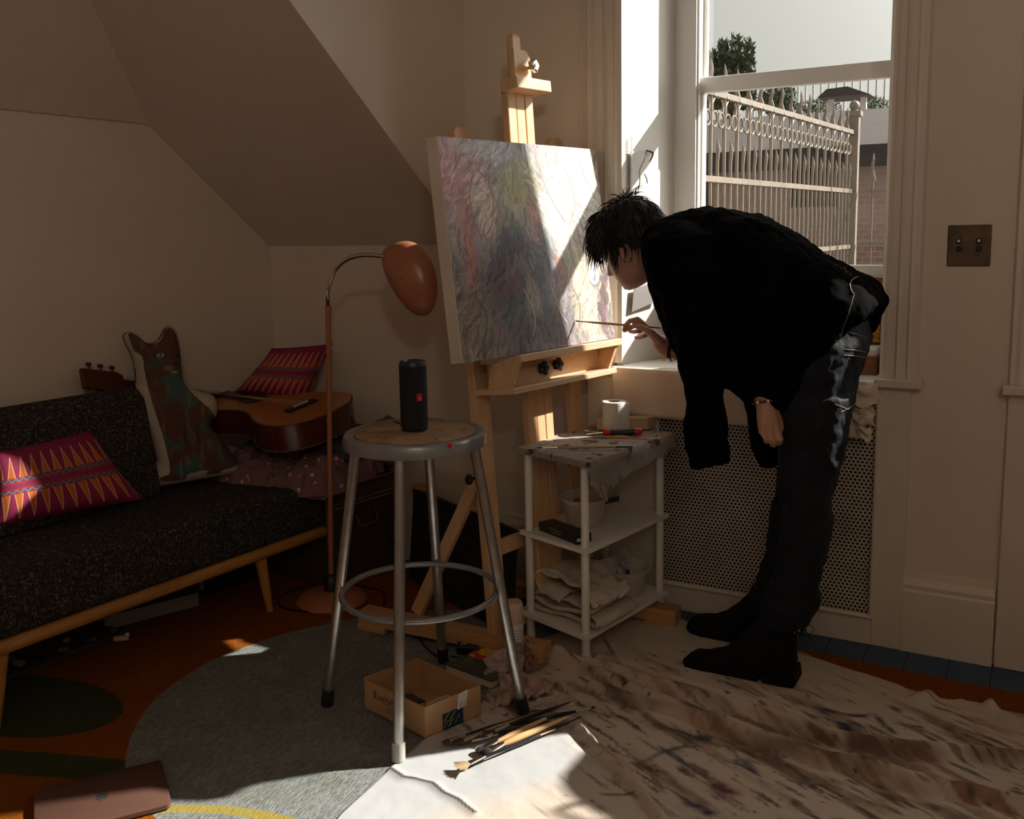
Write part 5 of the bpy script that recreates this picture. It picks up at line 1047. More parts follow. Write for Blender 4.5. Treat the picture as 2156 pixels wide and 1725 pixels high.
# ================================================================== THINGS ON THE FLOOR
def carton():
    N_, R_, L_ = PZ(896, 1555, .0145), PZ(1013, 1505, .0145), PZ(769, 1495, .0105); N_.z = R_.z = L_.z = .0145; Bk = L_+R_-N_; h = .081; c = (N_+Bk)/2
    t = thing('cardboard_box', V(c.x, c.y, .0145), 'open cardboard box with a blue and yellow tape patch under the stool', 'box')
    up = V(0, 0, h); th = .003; inn = [q+(c-q).normalized()*.004 for q in (N_, R_, Bk, L_)]
    for nm, a, b, hh in (('side', N_, R_, h), ('side', R_, Bk, h*1.02), ('side', Bk, L_, h*1.08), ('side', L_, N_, h)):
        d = (b-a).normalized(); n_ = V(-d.y, d.x, 0); n_ = n_ if n_.dot(c-a) > 0 else -n_
        MB().obox(a, b-a, n_*th, V(0, 0, hh)).build(nm, 'cardb', t, bevel=.0006)
    MB().prism([N_, R_, Bk, L_], V(0, 0, th)).build('bottom', 'cardb', t)
    d = (R_-N_).normalized(); w_ = (R_-N_).length; out = V(d.y, -d.x, 0); out = out if out.dot(c-N_) < 0 else -out; up1 = V(0, 0, 1)
    MB().obox(N_+d*w_*.30+out*.0004, d*w_*.37, out*.0004, up1*.044).build('tape_patch', 'tapeblue', t, label='dark blue tape with yellow lettering')
    for i, (a, b, s_) in enumerate(((.02, .035, .0085), (.30, .006, .0085), (.33, .030, .0085), (.02, .008, .0075), (.62, .012, .0075))):
        dx = (d*cos(.85)+up1*sin(.85)); uy = (-d*sin(.85)+up1*cos(.85))
        o = N_+d*w_*(.315+.33*a)+up1*(.001+b*.55)+out*.0009
        text('LeeValley' if i in (0, 2) else 'Lee Valley'[:5+i], s_*.9, 'yellow', t, 'tape_lettering', o, dx, uy, .0001)
    lb = N_+d*w_*.56+up1*.040+out*.0010; lx = (d*1+up1*.12).normalized(); ly = (up1*1-d*.12+d*.25).normalized()
    MB().obox(lb, lx*.030, out*.0003, ly*.041).build('shipping_label', 'whitep', t)
    for k, (s_, z_) in enumerate(((.0075, .006), (.0035, .016), (.0035, .021), (.0028, .026))): text(('L534', 'SHIP TO', '2 OF 3', 'V 0812')[k], s_, 'ink', t, 'label_lettering', lb+lx*(.006+z_)+ly*.002+out*.0005, ly, -lx, .0001)
    d2 = (N_-L_).normalized(); o2 = V(d2.y, -d2.x, 0); o2 = o2 if o2.dot(c-N_) < 0 else -o2
    text('LeeValley', .022, 'navy', t, 'box_lettering', L_+d2*.050+up1*.045+o2*.0005, d2, up1, .0001); MB().obox(L_+d2*.047+up1*.040+o2*.0004, d2*.12, o2*.0003, up1*.0007).obox(L_+d2*.040+up1*.044+o2*.0004, d2*.006, o2*.0003, up1*.018).build('printed_rule', 'navy', t)
    text('1-800-871-8158', .0065, 'navy', t, 'box_lettering', L_+d2*.085+up1*.028+o2*.0005, d2, up1, .0001) if False else text('TOOLS', .0065, 'navy', t, 'box_lettering', L_+d2*.09+up1*.028+o2*.0005, d2, up1, .0001); text('SINCE 1978', .0055, 'navy', t, 'box_lettering', L_+d2*.09+up1*.020+o2*.0005, d2, up1, .0001)
    # contents
    zf_ = .0145+.004
    a, b = c+V(-.05, .015, 0), c+V(.03, -.03, 0)
    t1 = thing('house_brush', V(a.x, a.y, zf_), 'flat house-painting brush with an orange handle inside the cardboard box', 'paintbrush')
    d3 = (N_*.6+R_*.4-c).normalized(); s3 = V(-d3.y, d3.x, 0); o = c-d3*.055-s3*.02+V(0, 0, .020)
    MB().obox(o-s3*.022, s3*.044, d3*.045, V(0, 0, .012)).build('bristles', 'bristle', t1, bevel=.003); MB().obox(o+d3*.043-s3*.023-V(0, 0, .001), s3*.046, d3*.022, V(0, 0, .014)).build('ferrule', 'blacklac', t1, bevel=.002)
    MB().prism([o+d3*.064-s3*.021, o+d3*.085-s3*.010, o+d3*.135-s3*.009, o+d3*.14, o+d3*.135+s3*.009, o+d3*.085+s3*.010, o+d3*.064+s3*.021], V(0, 0, .011)).build('handle', 'orangelac', t1, bevel=.003)
    o = L_*.35+N_*.65+(c-N_)*.20; o.z = zf_; r_ = thing('ink_roller', o, 'black and white hand roller lying in the cardboard box', 'roller')
    MB().tube([o+V(0, 0, .012), o+d2*.05+V(0, 0, .012)], .011, 16).build('roller_sleeve', 'black', r_, smooth=True); MB().tube([o+d2*.03+V(0, 0, .03), o+d2*.055+V(0, 0, .028)], .009, 14).build('handle', 'whitep', r_, smooth=True)
    o = c+V(.045, -.01, 0); o.z = zf_+.018; tg = thing('white_carton', o, 'small white printed packet standing in the cardboard box', 'packet')
    MB().obox(o-d*.025, d*.055, V(.01, .014, 0), V(0, 0, .026)).build('packet', 'whitep', tg); text('WARNING', .006, 'ink', tg, 'lettering', o-d*.0+out*.0004+V(0, 0, .012), d, up1, .0001)
    o = c+V(.01, .03, 0); o.z = zf_; tag(MB().tube([o+V(0, 0, .008), o+V(.05, .03, .012)], .007, 12).build('pencil_tube', 'yellow', smooth=True), 'yellow tube lying at the back of the cardboard box', 'tube')
M['tapeblue'] = newmat('blue_tape', (.008, .035, .075), .3); M['yellow'] = newmat('yellow_print', (.65, .55, .03), .5); M['navy'] = newmat('navy_print', (.03, .03, .12), .7)
carton()
def book():
    p = [PZ(x, y, .030) for x, y in ((948, 1398), (985, 1375), (1075, 1395), (1040, 1440))]
    a = PZ(940, 1402, .034); b = PZ(1003, 1352, .034); c = PZ(1100, 1385, .034); d = a+c-b
    u, v = (d-a), (b-a); v = v.normalized()*min(v.length, .24); 
    t = thing('art_book', (a.x, a.y, .0145), 'thick book with a yellow, red and black cover behind the cardboard box', 'book'); a.z = .0145
    u = u.normalized()*.17; v = V(-u.y, u.x, 0).normalized()*.20*(1)
    MB().obox(a+V(0, 0, .001), u*.985, v*.99, V(0, 0, .018)).build('pages', 'paper', t); 
    bm_ = newmat('printed_cover', rough=.4); q = NT(bm_); g = q.geo(); n1 = q.noise(16, 2, .5, g); n2 = q.noise(13, 2, .5, q.maps(g, loc=(4, 2, 1)))
    c_ = q.mix(q.math('GREATER_THAN', n1, .52), (.02, .02, .025), (.70, .42, .03)); c_ = q.mix(q.math('GREATER_THAN', n2, .56), c_, (.50, .03, .015))
    vv = v.normalized(); sp = q.n('ShaderNodeVectorMath', operation='DOT_PRODUCT'); q.l(g, sp.inputs[0]); sp.inputs[1].default_value = vv; lim = (a+v*.42).dot(vv)
    q.l(q.mix(q.math('GREATER_THAN', sp.outputs['Value'], lim), (.07, .065, .065), c_), q.b.inputs['Base Color'])
    MB().obox(a+V(0, 0, .019), u, v, V(0, 0, .003)).obox(a-V(0, 0, .002), u, v, V(0, 0, .003)).build('cover', bm_, t, bevel=.0008)
    for k, (s_, tx) in enumerate(((.014, 'ART'), (.014, 'PAINT'), (.006, 'VOLUME ONE'), (.006, 'DRAWING'))): text(tx, s_, 'stitch', t, 'cover_lettering', a+u*(.10+.0*k)+v*(.34-.09*k)+V(0, 0, .0221), u, v, .0001)
book()
def spray():
    b = PZ(1083, 1392, .012); b.z = .0125; t = thing('spray_can', b, 'pale spray can standing behind the stool foot', 'spray can')
    r = .0285
    MB().lathe([(r-.003, 0), (r, .003), (r, .115), (r-.002, .119), (r-.006, .122)], b, n=40).build('can', 'whitep', t, smooth=True)
    MB().lathe([(r-.0015, .119), (r-.0005, .121), (r-.0015, .176), (r-.005, .181), (0, .182)], b, n=40).build('cap', 'capp', t, smooth=True)
    m = MB()
    for k in range(7): z = .050+k*.0085; m.lathe([(r+.0004, z), (r+.0004, z+.002)], b, n=40, cap=False)
    m.lathe([(r+.0003, .040), (r+.0003, .046)], b, n=40, cap=False); m.build('printed_band', 'graylab', t)
M['capp'] = newmat('blush_plastic', (.66, .50, .42), .4); M['graylab'] = newmat('grey_print', (.28, .26, .25), .6)
spray()
def rag(q, mat, label, amp, fr, seed, n=70):
    bl_, br_, tr_, tl_ = q; vn = VN(seed); nr = (br_-bl_).cross(tl_-bl_).normalized(); nr = nr if nr.z > 0 else -nr
    def f(u, v):
        A = lambda a, b, k: float(vn.fbm(np.array(a*k+seed), np.array(b*k), 4))
        du, dv = (A(u, v, 3)-.47)*.34, (A(v, u, 3.3)-.47)*.34; uu, vv = u+du, v+dv
        p = (bl_*(1-uu)+br_*uu)*(1-vv)+(tl_*(1-uu)+tr_*uu)*vv
        r1 = 1-abs(2*A(uu+.3, vv, fr)-.95)*2.4; r2 = sin((uu*1.3+vv*.9)*fr*3+A(u, v, 2)*16)
        p = p+nr*amp*(r1*.8+r2*.55)+V(0, 0, max(0, A(u, v, 9)-.5)*amp); p.z = max(p.z, .0150+.001*A(u, v, 20)); return p
    o = MB().grid(f, n, n).build('crumpled_rag', mat, smooth=True, solid=.0022); o.data.polygons.foreach_set('use_smooth', [True]*len(o.data.polygons)); return tag(o, label, 'rag')
rag((PZ(1030, 1442, .016), PZ(1098, 1428, .016), PZ(1108, 1350, .085), PZ(1014, 1388, .055)), vary('stained_rag', (.50, .42, .37), (.24, .16, .17), 26, .9, bump=.3), 'pale stained rag standing stiffly behind the stool leg', .008, 3, 21)
rag((PZ(1088, 1425, .016), PZ(1150, 1405, .016), PZ(1142, 1372, .045), PZ(1082, 1340, .085)), vary('rust_rag', (.42, .27, .22), (.14, .06, .04), 22, .9, bump=.3), 'rust-brown crumpled rag beside the spray can', .014, 3.5, 22)
rag((PZ(1045, 1488, .018), PZ(1150, 1472, .018), PZ(1168, 1436, .036), PZ(1058, 1426, .040)), vary('pink_rag', (.56, .43, .38), (.34, .20, .17), 24, .9, bump=.3), 'pinkish rag folded in loops beside the black foot of the stool', .017, 4, 23, 90)
rag((PZ(1118, 1506, .016), PZ(1215, 1484, .016), PZ(1196, 1458, .020), PZ(1108, 1482, .024)), vary('grey_rag', (.50, .42, .37), (.34, .26, .23), 24, .9, bump=.3), 'flat frayed grey rag under the tips of the brushes', .007, 3, 24)
c6 = lambda x, y, z: PZ(900+x*.18553, 1400+y*.18553, z)
G = 'paintbrushes fanned out on the drop cloth'
for args in ((c6(170, 890, .024), c6(1440, 488, .026), .0052, 'blacklac', 'flat', 'black-handled flat brush at the back of the row', dict(tw=1.8, tipcol='greenlac')),
             (c6(290, 890, .026), c6(1500, 470, .036), .0058, 'olivelac', 'flat', 'olive-handled filbert brush with a wide soft head', dict(tw=2., bl=.026, tipcol='greenlac')),
             (c6(420, 885, .024), c6(1390, 640, .026), .0042, 'blacklac', 'round', 'slim brush with a long pale metal ferrule', dict(fl=.07)),
             (c6(640, 790, .040), c6(1615, 425, .046), .0044, 'blacklac', 'fan', 'fan brush with reddish-brown hair and a dark handle', dict(tw=2., bl=.028)),
             (c6(1910, 478, .030), c6(980, 690, .030), .0046, 'blacklac', 'round', 'black brush pointing right with a purple tip', dict(tip='darkbristle', bl=.014)),
             (c6(560, 985, .024), c6(1475, 548, .040), .0060, 'tanlac', 'flat', 'tan-handled brush with a dark green end in the middle of the row', dict(tip='darkbristle', tw=2., tipcol='greenlac')),
             (c6(640, 1000, .028), c6(1612, 585, .036), .0078, 'tanlac', 'flat', 'thick tan-handled brush half lit by the sun', dict(tip='darkbristle', tw=1.8, fl=.04)),
             (c6(560, 1100, .022), c6(1742, 588, .030), .0048, 'blacklac', 'round', 'thin black brush with its handle end farthest right', dict(fl=.06)),
             (c6(330, 1170, .030), c6(1455, 728, .026), .0040, 'blacklac', 'fan', 'fan brush with splayed pale bristles nearest the viewer', dict(tip='hogbristle', bl=.036, tw=2.2, tipcol='tanlac'))):
    p, q, r, h, kd, lb, kw = args; brush('paintbrush', p, q, r, h, kind=kd, label=lb, group=G, **kw)
# portfolio, tube, cables
pf = [V(-1.95, 2.76, .0105), V(-1.40, 2.50, .0105)]; lean = V(-.035, .10, .30); pd = pf[1]-pf[0]; pn = pd.cross(lean).normalized()
pt = thing('portfolio_case', pf[0], 'flat black portfolio case leaning against the wall behind the easel', 'portfolio')
MB().prism(cat_rom([pf[0]+lean*.06, pf[0]+pd*.02, pf[0]+pd*.5, pf[1]-pd*.02, pf[1]+lean*.06, pf[1]+lean*.5, pf[1]+lean*.93, pf[1]-pd*.02+lean, pf[0]+pd*.5+lean, pf[0]+pd*.02+lean, pf[0]+lean*.93, pf[0]+lean*.5], 3, True), pn*.030).build('case', 'blackfab', pt, bevel=.003)
MB().tube([pf[0]+pd*.03+lean*.985, pf[1]-pd*.03+lean*.985], .004, 8).build('zip', 'brass', pt)
tag(MB().lathe([(.036, 0), (.036, .31), (.033, .31), (.033, .28), (0, .28)], (-1.99, 2.875, .0105), V(-.02, .03, .95), 32).build('cardboard_tube', 'cardb', smooth=True), 'brown cardboard tube standing by the wall behind the black portfolio', 'tube')
for pts, lb in (([(790, 1285), (830, 1292), (862, 1320), (905, 1372), (945, 1392)], 'black cable crossing the easel base towards the book'), ([(1140, 1352), (1080, 1352), (1030, 1372), (985, 1385), (950, 1382)], 'black cable curling from the spray can to the plug block')):
    tag(MB().tube(cat_rom([PZ(x, y, .0125) for x, y in pts], 10), .0032, 8).build('power_cable', 'black', smooth=True), lb, 'cable')
pb = PZ(960, 1378, .012); tg = thing('plug_block', V(pb.x, pb.y, .0105), 'black plug block lying among cables behind the book', 'plug'); MB().obox(V(pb.x, pb.y, .0105), V(.07, .02, 0), V(-.015, .04, 0), V(0, 0, .03)).build('housing', 'black', tg, bevel=.006); MB().obox(V(pb.x+.01, pb.y+.01, .0405), V(.02, .006, 0), V(-.004, .012, 0), V(0, 0, .002)).build('switch', 'graylab', tg)
tag(MB().obox(PZ(1398, 1330, .011), V(.035, .20, 0), V(.06, -.012, 0), V(0, 0, .014)).build('wood_plank', 'woodb', bevel=.002), 'tan wooden plank poking out behind the rear post of the shelf stand', 'plank') if False else None
# laptop
def laptop():
    A, B = PZ(72, 1664, .024), PZ(340, 1600, .024); C_ = PZ(394, 1675, .024)
    u = (A-B); v = (C_-B); u.z = v.z = 0; u = u.normalized(); v = (v-u*v.dot(u)).normalized(); o = B; o.z = .0105
    t = thing('laptop', o, 'closed rose-coloured laptop lying on the rug', 'laptop'); w_, d_ = (A-B).length, .200
    def rr(z, e=0):
        r = .012; P_ = []
        for cx, cy_, a0 in ((w_-r, d_-r, 0), (r, d_-r, 90), (r, r, 180), (w_-r, r, 270)):
            for k in range(6): a = radians(a0+k*18); P_.append(o+u*(cx+(r-e)*cos(a))+v*(cy_+(r-e)*sin(a))+V(0, 0, z))
        return P_
    MB().rings([rr(0, .006), rr(.003, .001), rr(.008), rr(.0088, .001)]).build('base', 'rose', t, smooth=True)
    MB().rings([rr(.0095, .001), rr(.0100), rr(.0138), rr(.0148, .0015)]).build('lid', 'rose', t, smooth=True)
    c = o+u*w_*.5+v*d_*.5+V(0, 0, .0149); X, Y_ = u, -v   # the bitten-apple mark
    out = [(0, .011), (.006, .0135), (.012, .011), (.0135, .007), (.010, .0035), (.0095, -.001), (.0125, -.0055), (.0095, -.011), (.005, -.0145), (0, -.0135), (-.005, -.0145), (-.0105, -.010), (-.0135, -.002), (-.013, .006), (-.009, .0125), (-.004, .013)]
    MB().prism([c+u*a*1.0-v*b*-1 for a, b in out], V(0, 0, .0003)).build('emblem', 'ink', t); MB().prism([c+u*a+v*b for a, b in ((.0, .0145), (.001, .019), (.005, .0215), (.0045, .017))], V(0, 0, .0003)).build('emblem_leaf', 'ink', t)
laptop()
# stuff kept under the sofa
sb = thing('storage_box', (-2.55, 2.1, .0), 'low flat box with a pale side pushed under the sofa', 'box')
q0, q1 = PZ(222, 1328, .0105), PZ(419, 1275, .0105); dd_ = q1-q0; n_ = V(-dd_.y, dd_.x, 0).normalized(); n_ = n_ if n_.x < 0 else -n_
MB().obox(q0, dd_, n_*.10, V(0, 0, .045)).build('carton', 'palegrey', sb) if 'palegrey' in M else MB().obox(q0, dd_, n_*.10, V(0, 0, .045)).build('carton', vary('pale_grey_board', (.30, .29, .26), (.26, .25, .22), 5, .8), sb)
MB().obox(q0-dd_*.01+V(0, 0, .045)-n_*.002, dd_*1.02, n_*.104, V(0, 0, .05)).build('lid', 'black', sb, bevel=.003)
q2, q3 = PZ(0, 1440, .0105), PZ(262, 1335, .0105); dd_ = q3-q2; n_ = V(-dd_.y, dd_.x, 0).normalized(); n_ = n_ if n_.x < 0 else -n_
tag(MB().obox(q2-dd_*.3, dd_*1.3, n_*.16, V(0, 0, .012)).build('play_board', vary('grey_baseboard', (.06, .06, .06), (.04, .04, .045), 40, .7), bevel=.002), 'dark grey building-block baseplate lying under the sofa', 'baseplate')
rs = random.Random(9); cols_ = ['dullbrick', 'gside', 'graylab', 'dullbrick', 'blackfab', 'brass']; cn_ = ['dull beige', 'dark red', 'grey', 'dull beige', 'black', 'brown']; on_ = ['leftmost', 'second', 'third', 'fourth', 'fifth', 'sixth', 'seventh', 'eighth', 'ninth', 'tenth', 'eleventh', 'twelfth', 'thirteenth', 'fourteenth']
for i in range(14):
    s_ = (i+.5)/14+rs.uniform(-.02, .02); p = q2+dd_*(s_*1.0)+n_*rs.uniform(.01, .09)+V(0, 0, .0125); a = rs.uniform(0, pi); u = V(cos(a), sin(a), 0); w_ = rs.choice((.016, .032)); m = MB().obox(p, u*w_, V(-u.y, u.x, 0)*.016, V(0, 0, .011))
    for k in range(int(w_/.016)): m.lathe([(.0048, .011), (.0048, .013)], p+u*(.008+.016*k)+V(-u.y, u.x, 0)*.008, n=8)
    tag(m.build('toy_brick', cols_[i % 6]), '%s studded toy brick, %s from the left on the baseplate under the sofa' % (cn_[i % 6], on_[i]) if i else 'dull beige studded toy brick, leftmost on the baseplate under the sofa', 'toy brick', 'toy bricks on the baseplate under the sofa')
p = PZ(238, 1352, .0105); tb_ = thing('toy_car', p, 'pale pink toy piece on the rug at the end of the baseplate', 'toy'); MB().obox(p, V(.035, .03, 0), V(-.012, .014, 0), V(0, 0, .014)).build('body', 'capp', tb_, bevel=.003); MB().ball(p+V(.03, .03, .018), .008, 8).build('dome', 'whitep', tb_, smooth=True)
# ================================================================== THINGS AT THE WINDOW
tag(MB().grid(lambda u, v: V(-1.232+u*.79, YW-.060-.004*sin(u*9)*v-.010*v, .806-.002-v*(.150+.012*u)), 60, 12).build('paper_apron', 'paper', smooth=True, solid=.0012), 'wide cream paper sheet hanging from the sill over the radiator cover', 'paper')
vn_ = VN(77)
def scrap(x0, x1, z0, z1, sd, lb):
    m = MB(); m.grid(lambda u, v: V(x0+(x1-x0)*u+.010*(float(vn_(np.array(v*6+sd), np.array(2.)))-.5), YW-.066-.022*sin(pi*u)*(.6+.4*sin(v*8+sd))-.010*float(vn_(np.array(u*5), np.array(v*5+sd))), z0+(z1-z0)*v+.006*sin(u*8+sd)), 14, 18)
    tag(m.build('paper_scrap', 'paper', smooth=True, solid=.001), lb, 'paper')
scrap(-.500, -.408, .800, .74, 0, 'cream paper scrap folded over the sill by the right casing'); scrap(-.480, -.418, .735, .680, 2, 'torn cream paper strip hanging in the middle on the right side of the cover'); scrap(-.470, -.425, .678, .640, 5, 'lowest torn cream paper tag on the right side of the cover')
pg = thing('palette_sheet', (-1.1, 3.05, .806), 'white palette sheet with small dabs of paint on the window sill', 'palette')
MB().obox(V(-1.205, YW-.035, .8065), V(.36, 0, 0), V(0, .17, 0), V(0, 0, .0015)).build('sheet', 'wpaper', pg)
for i, (px, py, mt) in enumerate(((1344, 753, 'ink'), (1351, 754, 'navy'), (1360, 752, 'greenlac'), (1370, 751, 'olivelac'), (1378, 751, 'blacklac'), (1385, 750, 'ink'), (1397, 760, 'yellow'), (1412, 762, 'tanlac'))):
    q = PZ(px, py, .808); MB().ball(q, .0042 if i < 6 else .008, 8, (1.2, 1, .5)).build('paint_dab', mt, pg, smooth=True)
pxb = thing('paint_box', (-.60, 3.08, .806), 'open wooden paint box smeared with orange, green and yellow paint on the sill', 'paint box')
def oilmess():
    m = newmat('smeared_paint', rough=.4); t = NT(m); g = t.geo(); a, b, c = t.noise(38, 3, .6, g, 1), t.noise(30, 3, .6, t.maps(g, loc=(3, 3, 3)), 1), t.noise(50, 2, .6, t.maps(g, loc=(7, 3, 1)))
    k = t.mix(t.ramp(a, .45, .5), (.20, .06, .02), (.62, .30, .03)); k = t.mix(t.ramp(b, .56, .6), k, (.10, .28, .16)); k = t.mix(t.ramp(c, .58, .62), k, (.45, .08, .03)); t.l(k, t.b.inputs['Base Color']); t.bump(a, .8, .01); return m
M['mess'] = oilmess(); M['redwood'] = wood('reddish_wood', (.34, .13, .05), (.22, .08, .03), 'x')
MB().obox(V(-.78, 3.02, .806), V(.345, 0, 0), V(0, .15, 0), V(0, 0, .055)).build('tray', 'redwood', pxb, bevel=.002); MB().obox(V(-.775, 3.025, .861), V(.335, 0, 0), V(0, .12, 0), V(0, 0, .022)).build('paint_heap', 'wpaper', pxb, bevel=.004)
MB().obox(V(-.78, 3.160, .806), V(.345, 0, 0), V(0, .012, 0), V(0, .02, .285)).build('lid', 'redwood', pxb, bevel=.002)
MB().obox(V(-.765, 3.150, .890), V(.315, 0, 0), V(0, .008, 0), V(0, .012, .15)).build('palette', 'mess', pxb)
# drawings pinned on the sunny reveal
def RV(y, z, off=0): # a point on the left splayed reveal
    k = (y-YW)/.26; return V(W1L+.079*k+off, y, z)
sk = thing('sketchbook', RV(YW+.02, 1.16), 'spiral-bound sketchbook page propped on the left window reveal', 'sketchbook')
MB().prism([RV(YW+.015, 1.13, .006), RV(YW+.165, 1.10, .006), RV(YW+.165, 1.44, .010), RV(YW+.075, 1.50, .010), RV(YW+.02, 1.50, .008)], V(.002, 0, 0)).build('page', 'wpaper', sk)
m = MB()
for i in range(24): z = 1.37+i*.0075; q = RV(YW+.022, z, .010); m.tube([q+V(.004*cos(a), -.004*sin(a)*1, 0) for a in [2*pi*k/8 for k in range(8)]], .0009, 4, closed=True)
m.build('spiral_wire', 'chrome', sk)
for (y0, z0, y1, z1, mt, r_) in ((.060, 1.440, .095, 1.505, 'olivelac', .002), (.095, 1.505, .125, 1.500, 'ink', .003), (.060, 1.44, .058, 1.38, 'yellow', .002), (.11, 1.47, .13, 1.50, 'redwood', .003), (.085, 1.43, .10, 1.40, 'graylab', .002)):
    MB().tube([RV(YW+y0, z0, .011), RV(YW+(y0+y1)/2+.004, (z0+z1)/2, .011), RV(YW+y1, z1, .011)], r_, 6).build('drawn_stroke', mt, sk)
tag(MB().grid(lambda u, v: RV(YW+.03+.125*u, 1.285-.014*u+.018*v*(1-(2*u-1)**2), .012+.03*v), 16, 6).build('curled_paper', 'wpaper', smooth=True, solid=.0008), 'curled corner of white paper bulging from the left window reveal', 'paper')
tag(MB().prism([RV(YW+.02, .98, .012), RV(YW+.17, 1.02, .03), RV(YW+.20, 1.09, .03), RV(YW+.03, 1.055, .012)], V(.0015, 0, 0)).build('print_card', 'graylab'), 'grey patterned card leaning low on the left window reveal', 'card')
jr = V(-1.03, 3.13, .8085); tag(MB().lathe([(.034, 0), (.044, .02), (.046, .075), (.038, .11), (.022, .135), (.020, .16)], jr, n=32).build('white_vase', 'white', smooth=True), 'white ceramic bottle standing in the back corner of the sill', 'vase')
# ================================================================== THE PAINTER
def person():
    Yb = 2.62
    t = thing('person', V(-.68, 2.64, .0), 'person bending far forward to paint, in black jacket, dark jeans and chunky black boots', 'person')
    P = lambda x, y, Y=Yb: PY(x, y, Y)
    # ---------- head frame
    fw = V(-.848, .12, -.52).normalized(); up0 = V(-.53, -.02, .848); up = (up0-fw*up0.dot(fw)).normalized(); sd = up.cross(fw)
    chin = P(1322, 611, 2.645); hc = chin+up*.108-fw*.082
    def hp(f, s, u): return hc+fw*f+sd*s+up*u
    body = MB()
    # head built from rings, chin to crown: (height, front, back, half width)
    H_ = [(-.118, .052, -.020, .018), (-.112, .072, -.030, .030), (-.100, .084, -.046, .044), (-.084, .088, -.060, .055), (-.066, .088, -.072, .062), (-.048, .087, -.082, .067), (-.030, .086, -.090, .070), (-.012, .082, -.095, .072), (.002, .080, -.097, .074), (.016, .086, -.098, .075), (.034, .090, -.098, .076), (.055, .087, -.096, .076), (.075, .078, -.088, .072), (.092, .062, -.072, .062), (.105, .038, -.045, .042), (.112, .012, -.016, .015)]
    N = 72; R_ = []
    _h = np.array(H_); _hh = np.unique(np.r_[_h[:, 0], np.linspace(-.115, .08, 76)]); H_ = [(h,)+tuple(float(np.interp(h, _h[:, 0], _h[:, k])) for k in (1, 2, 3)) for h in _hh]
    for h, f_, b_, w_ in H_:
        r = []
        for j in range(N):
            a = 2*pi*j/N; ca, sa = cos(a), sin(a)
            x = (f_ if ca > 0 else -b_)*abs(ca)**.85*(1 if ca > 0 else -1); y = w_*abs(sa)**.9*(1 if sa > 0 else -1)
            ah = a if a < pi else a-2*pi
            if ca > 0:
                g = exp(-(ah/.16)**2)
                x += g*(.026*exp(-((h+.040)/.010)**2)+.018*exp(-((h+.024)/.014)**2)+.008*exp(-((h+.008)/.014)**2))     # nose
                x += exp(-(ah/.30)**2)*(.007*exp(-((h+.064)/.006)**2)+.007*exp(-((h+.077)/.006)**2)-.004*exp(-((h+.0705)/.003)**2))  # lips
                x += exp(-(ah/.34)**2)*.006*exp(-((h+.104)/.010)**2)                                                         # chin
                x -= (exp(-((abs(ah)-.42)/.16)**2))*.010*exp(-((h+.004)/.012)**2)                                            # eye sockets
                x += (exp(-((abs(ah)-.38)/.30)**2))*.004*exp(-((h-.016)/.008)**2)                                            # brow
            r.append(hp(x, y, h))
        R_.append(r)
    body.rings(R_)
    for s_ in (-1, 1):
        body.ball(hp(.070, s_*.030, -.004), .0115, 10)                                      # eyeballs
        c = hp(-.012, s_*.074, -.022); rg = [c+up*(.031*cos(a))+fw*(.018*sin(a)-.006*cos(a)) for a in [2*pi*k/16 for k in range(16)]]
        body.rings([[q-sd*s_*.010 for q in rg], [q+sd*s_*.006 for q in rg], [c+(q-c)*.8+sd*s_*.009 for q in rg]])          # ears
    nb = P(1440, 530, 2.65)
    body.chain([(hp(-.045, 0, -.055), .058), (P(1402, 545, 2.65), .058), (nb, .066)])
    # torso
    body.chain([(nb, .070), (P(1500, 560), .100), (P(1600, 600), .110), (P(1690, 660), .080), (P(1722, 750), .050)])
    for y_ in (2.50, 2.78): body.chain([(P(1480, 530, 2.64), .08), (P(1450, 545, y_), .062)])
    # right (far) arm reaching to the canvas
    Yr = 2.735; W_ = P(1404, 733, Yr)
    body.chain([(P(1450, 545, 2.80), .056), (P(1500, 690, 2.84), .044), (P(1512, 752, 2.83), .040)])
    body.chain([(P(1512, 752, 2.83), .040), (P(1455, 742, 2.77), .035), (P(1425, 736, 2.74), .0295), (W_, .0255), (P(1392, 722, Yr), .0255)])
    K = [P(1342, 673, 2.700), P(1349, 680, 2.716), P(1358, 690, 2.730), P(1368, 701, 2.742)]
    palm = P(1384, 712, 2.728)
    for k, r in zip(K, (.0100, .0100, .0096, .0090)): body.chain([(W_, .021), (palm*.4+k*.3+W_*.3, .0150), (k+(palm-k)*.35, .0120), (k, r)])
    for ch in (((K[0], .0088), (P(1326, 676, 2.697), .0078), (P(1316, 686, 2.703), .0070), (P(1313, 694, 2.708), .0057)),
               ((K[1], .0088), (P(1334, 687, 2.713), .0078), (P(1322, 693, 2.718), .0070), (P(1314, 697, 2.722), .0057)),
               ((K[2], .0084), (P(1345, 697, 2.726), .0075), (P(1334, 699, 2.732), .0067), (P(1326, 698, 2.735), .0056)),
               ((K[3], .0076), (P(1356, 708, 2.738), .0068), (P(1346, 711, 2.744), .0062), (P(1338, 711, 2.748), .0051)),
               ((P(1390, 716, 2.705), .0120), (P(1372, 700, 2.690), .0104), (P(1352, 690, 2.686), .0089), (P(1334, 686, 2.690), .0068))): body.chain(list(ch), 10)
    # left (near) arm, hand hanging relaxed by the thigh
    Yl = 2.50; w2 = P(1612, 850, Yl)
    body.chain([(P(1450, 555, 2.54), .050), (P(1550, 690, 2.59), .038), (P(1585, 770, 2.575), .033), (w2, .0255), (P(1615, 868, Yl), .028)])
    KL = [P(1641, 893, 2.515), P(1634, 905, 2.498), P(1620, 911, 2.486), P(1606, 908, 2.478)]
    for k, r in zip(KL, (.0135, .0135, .013, .012)): body.chain([(w2, .022), ((w2+k)/2, .0205), (k, r)])
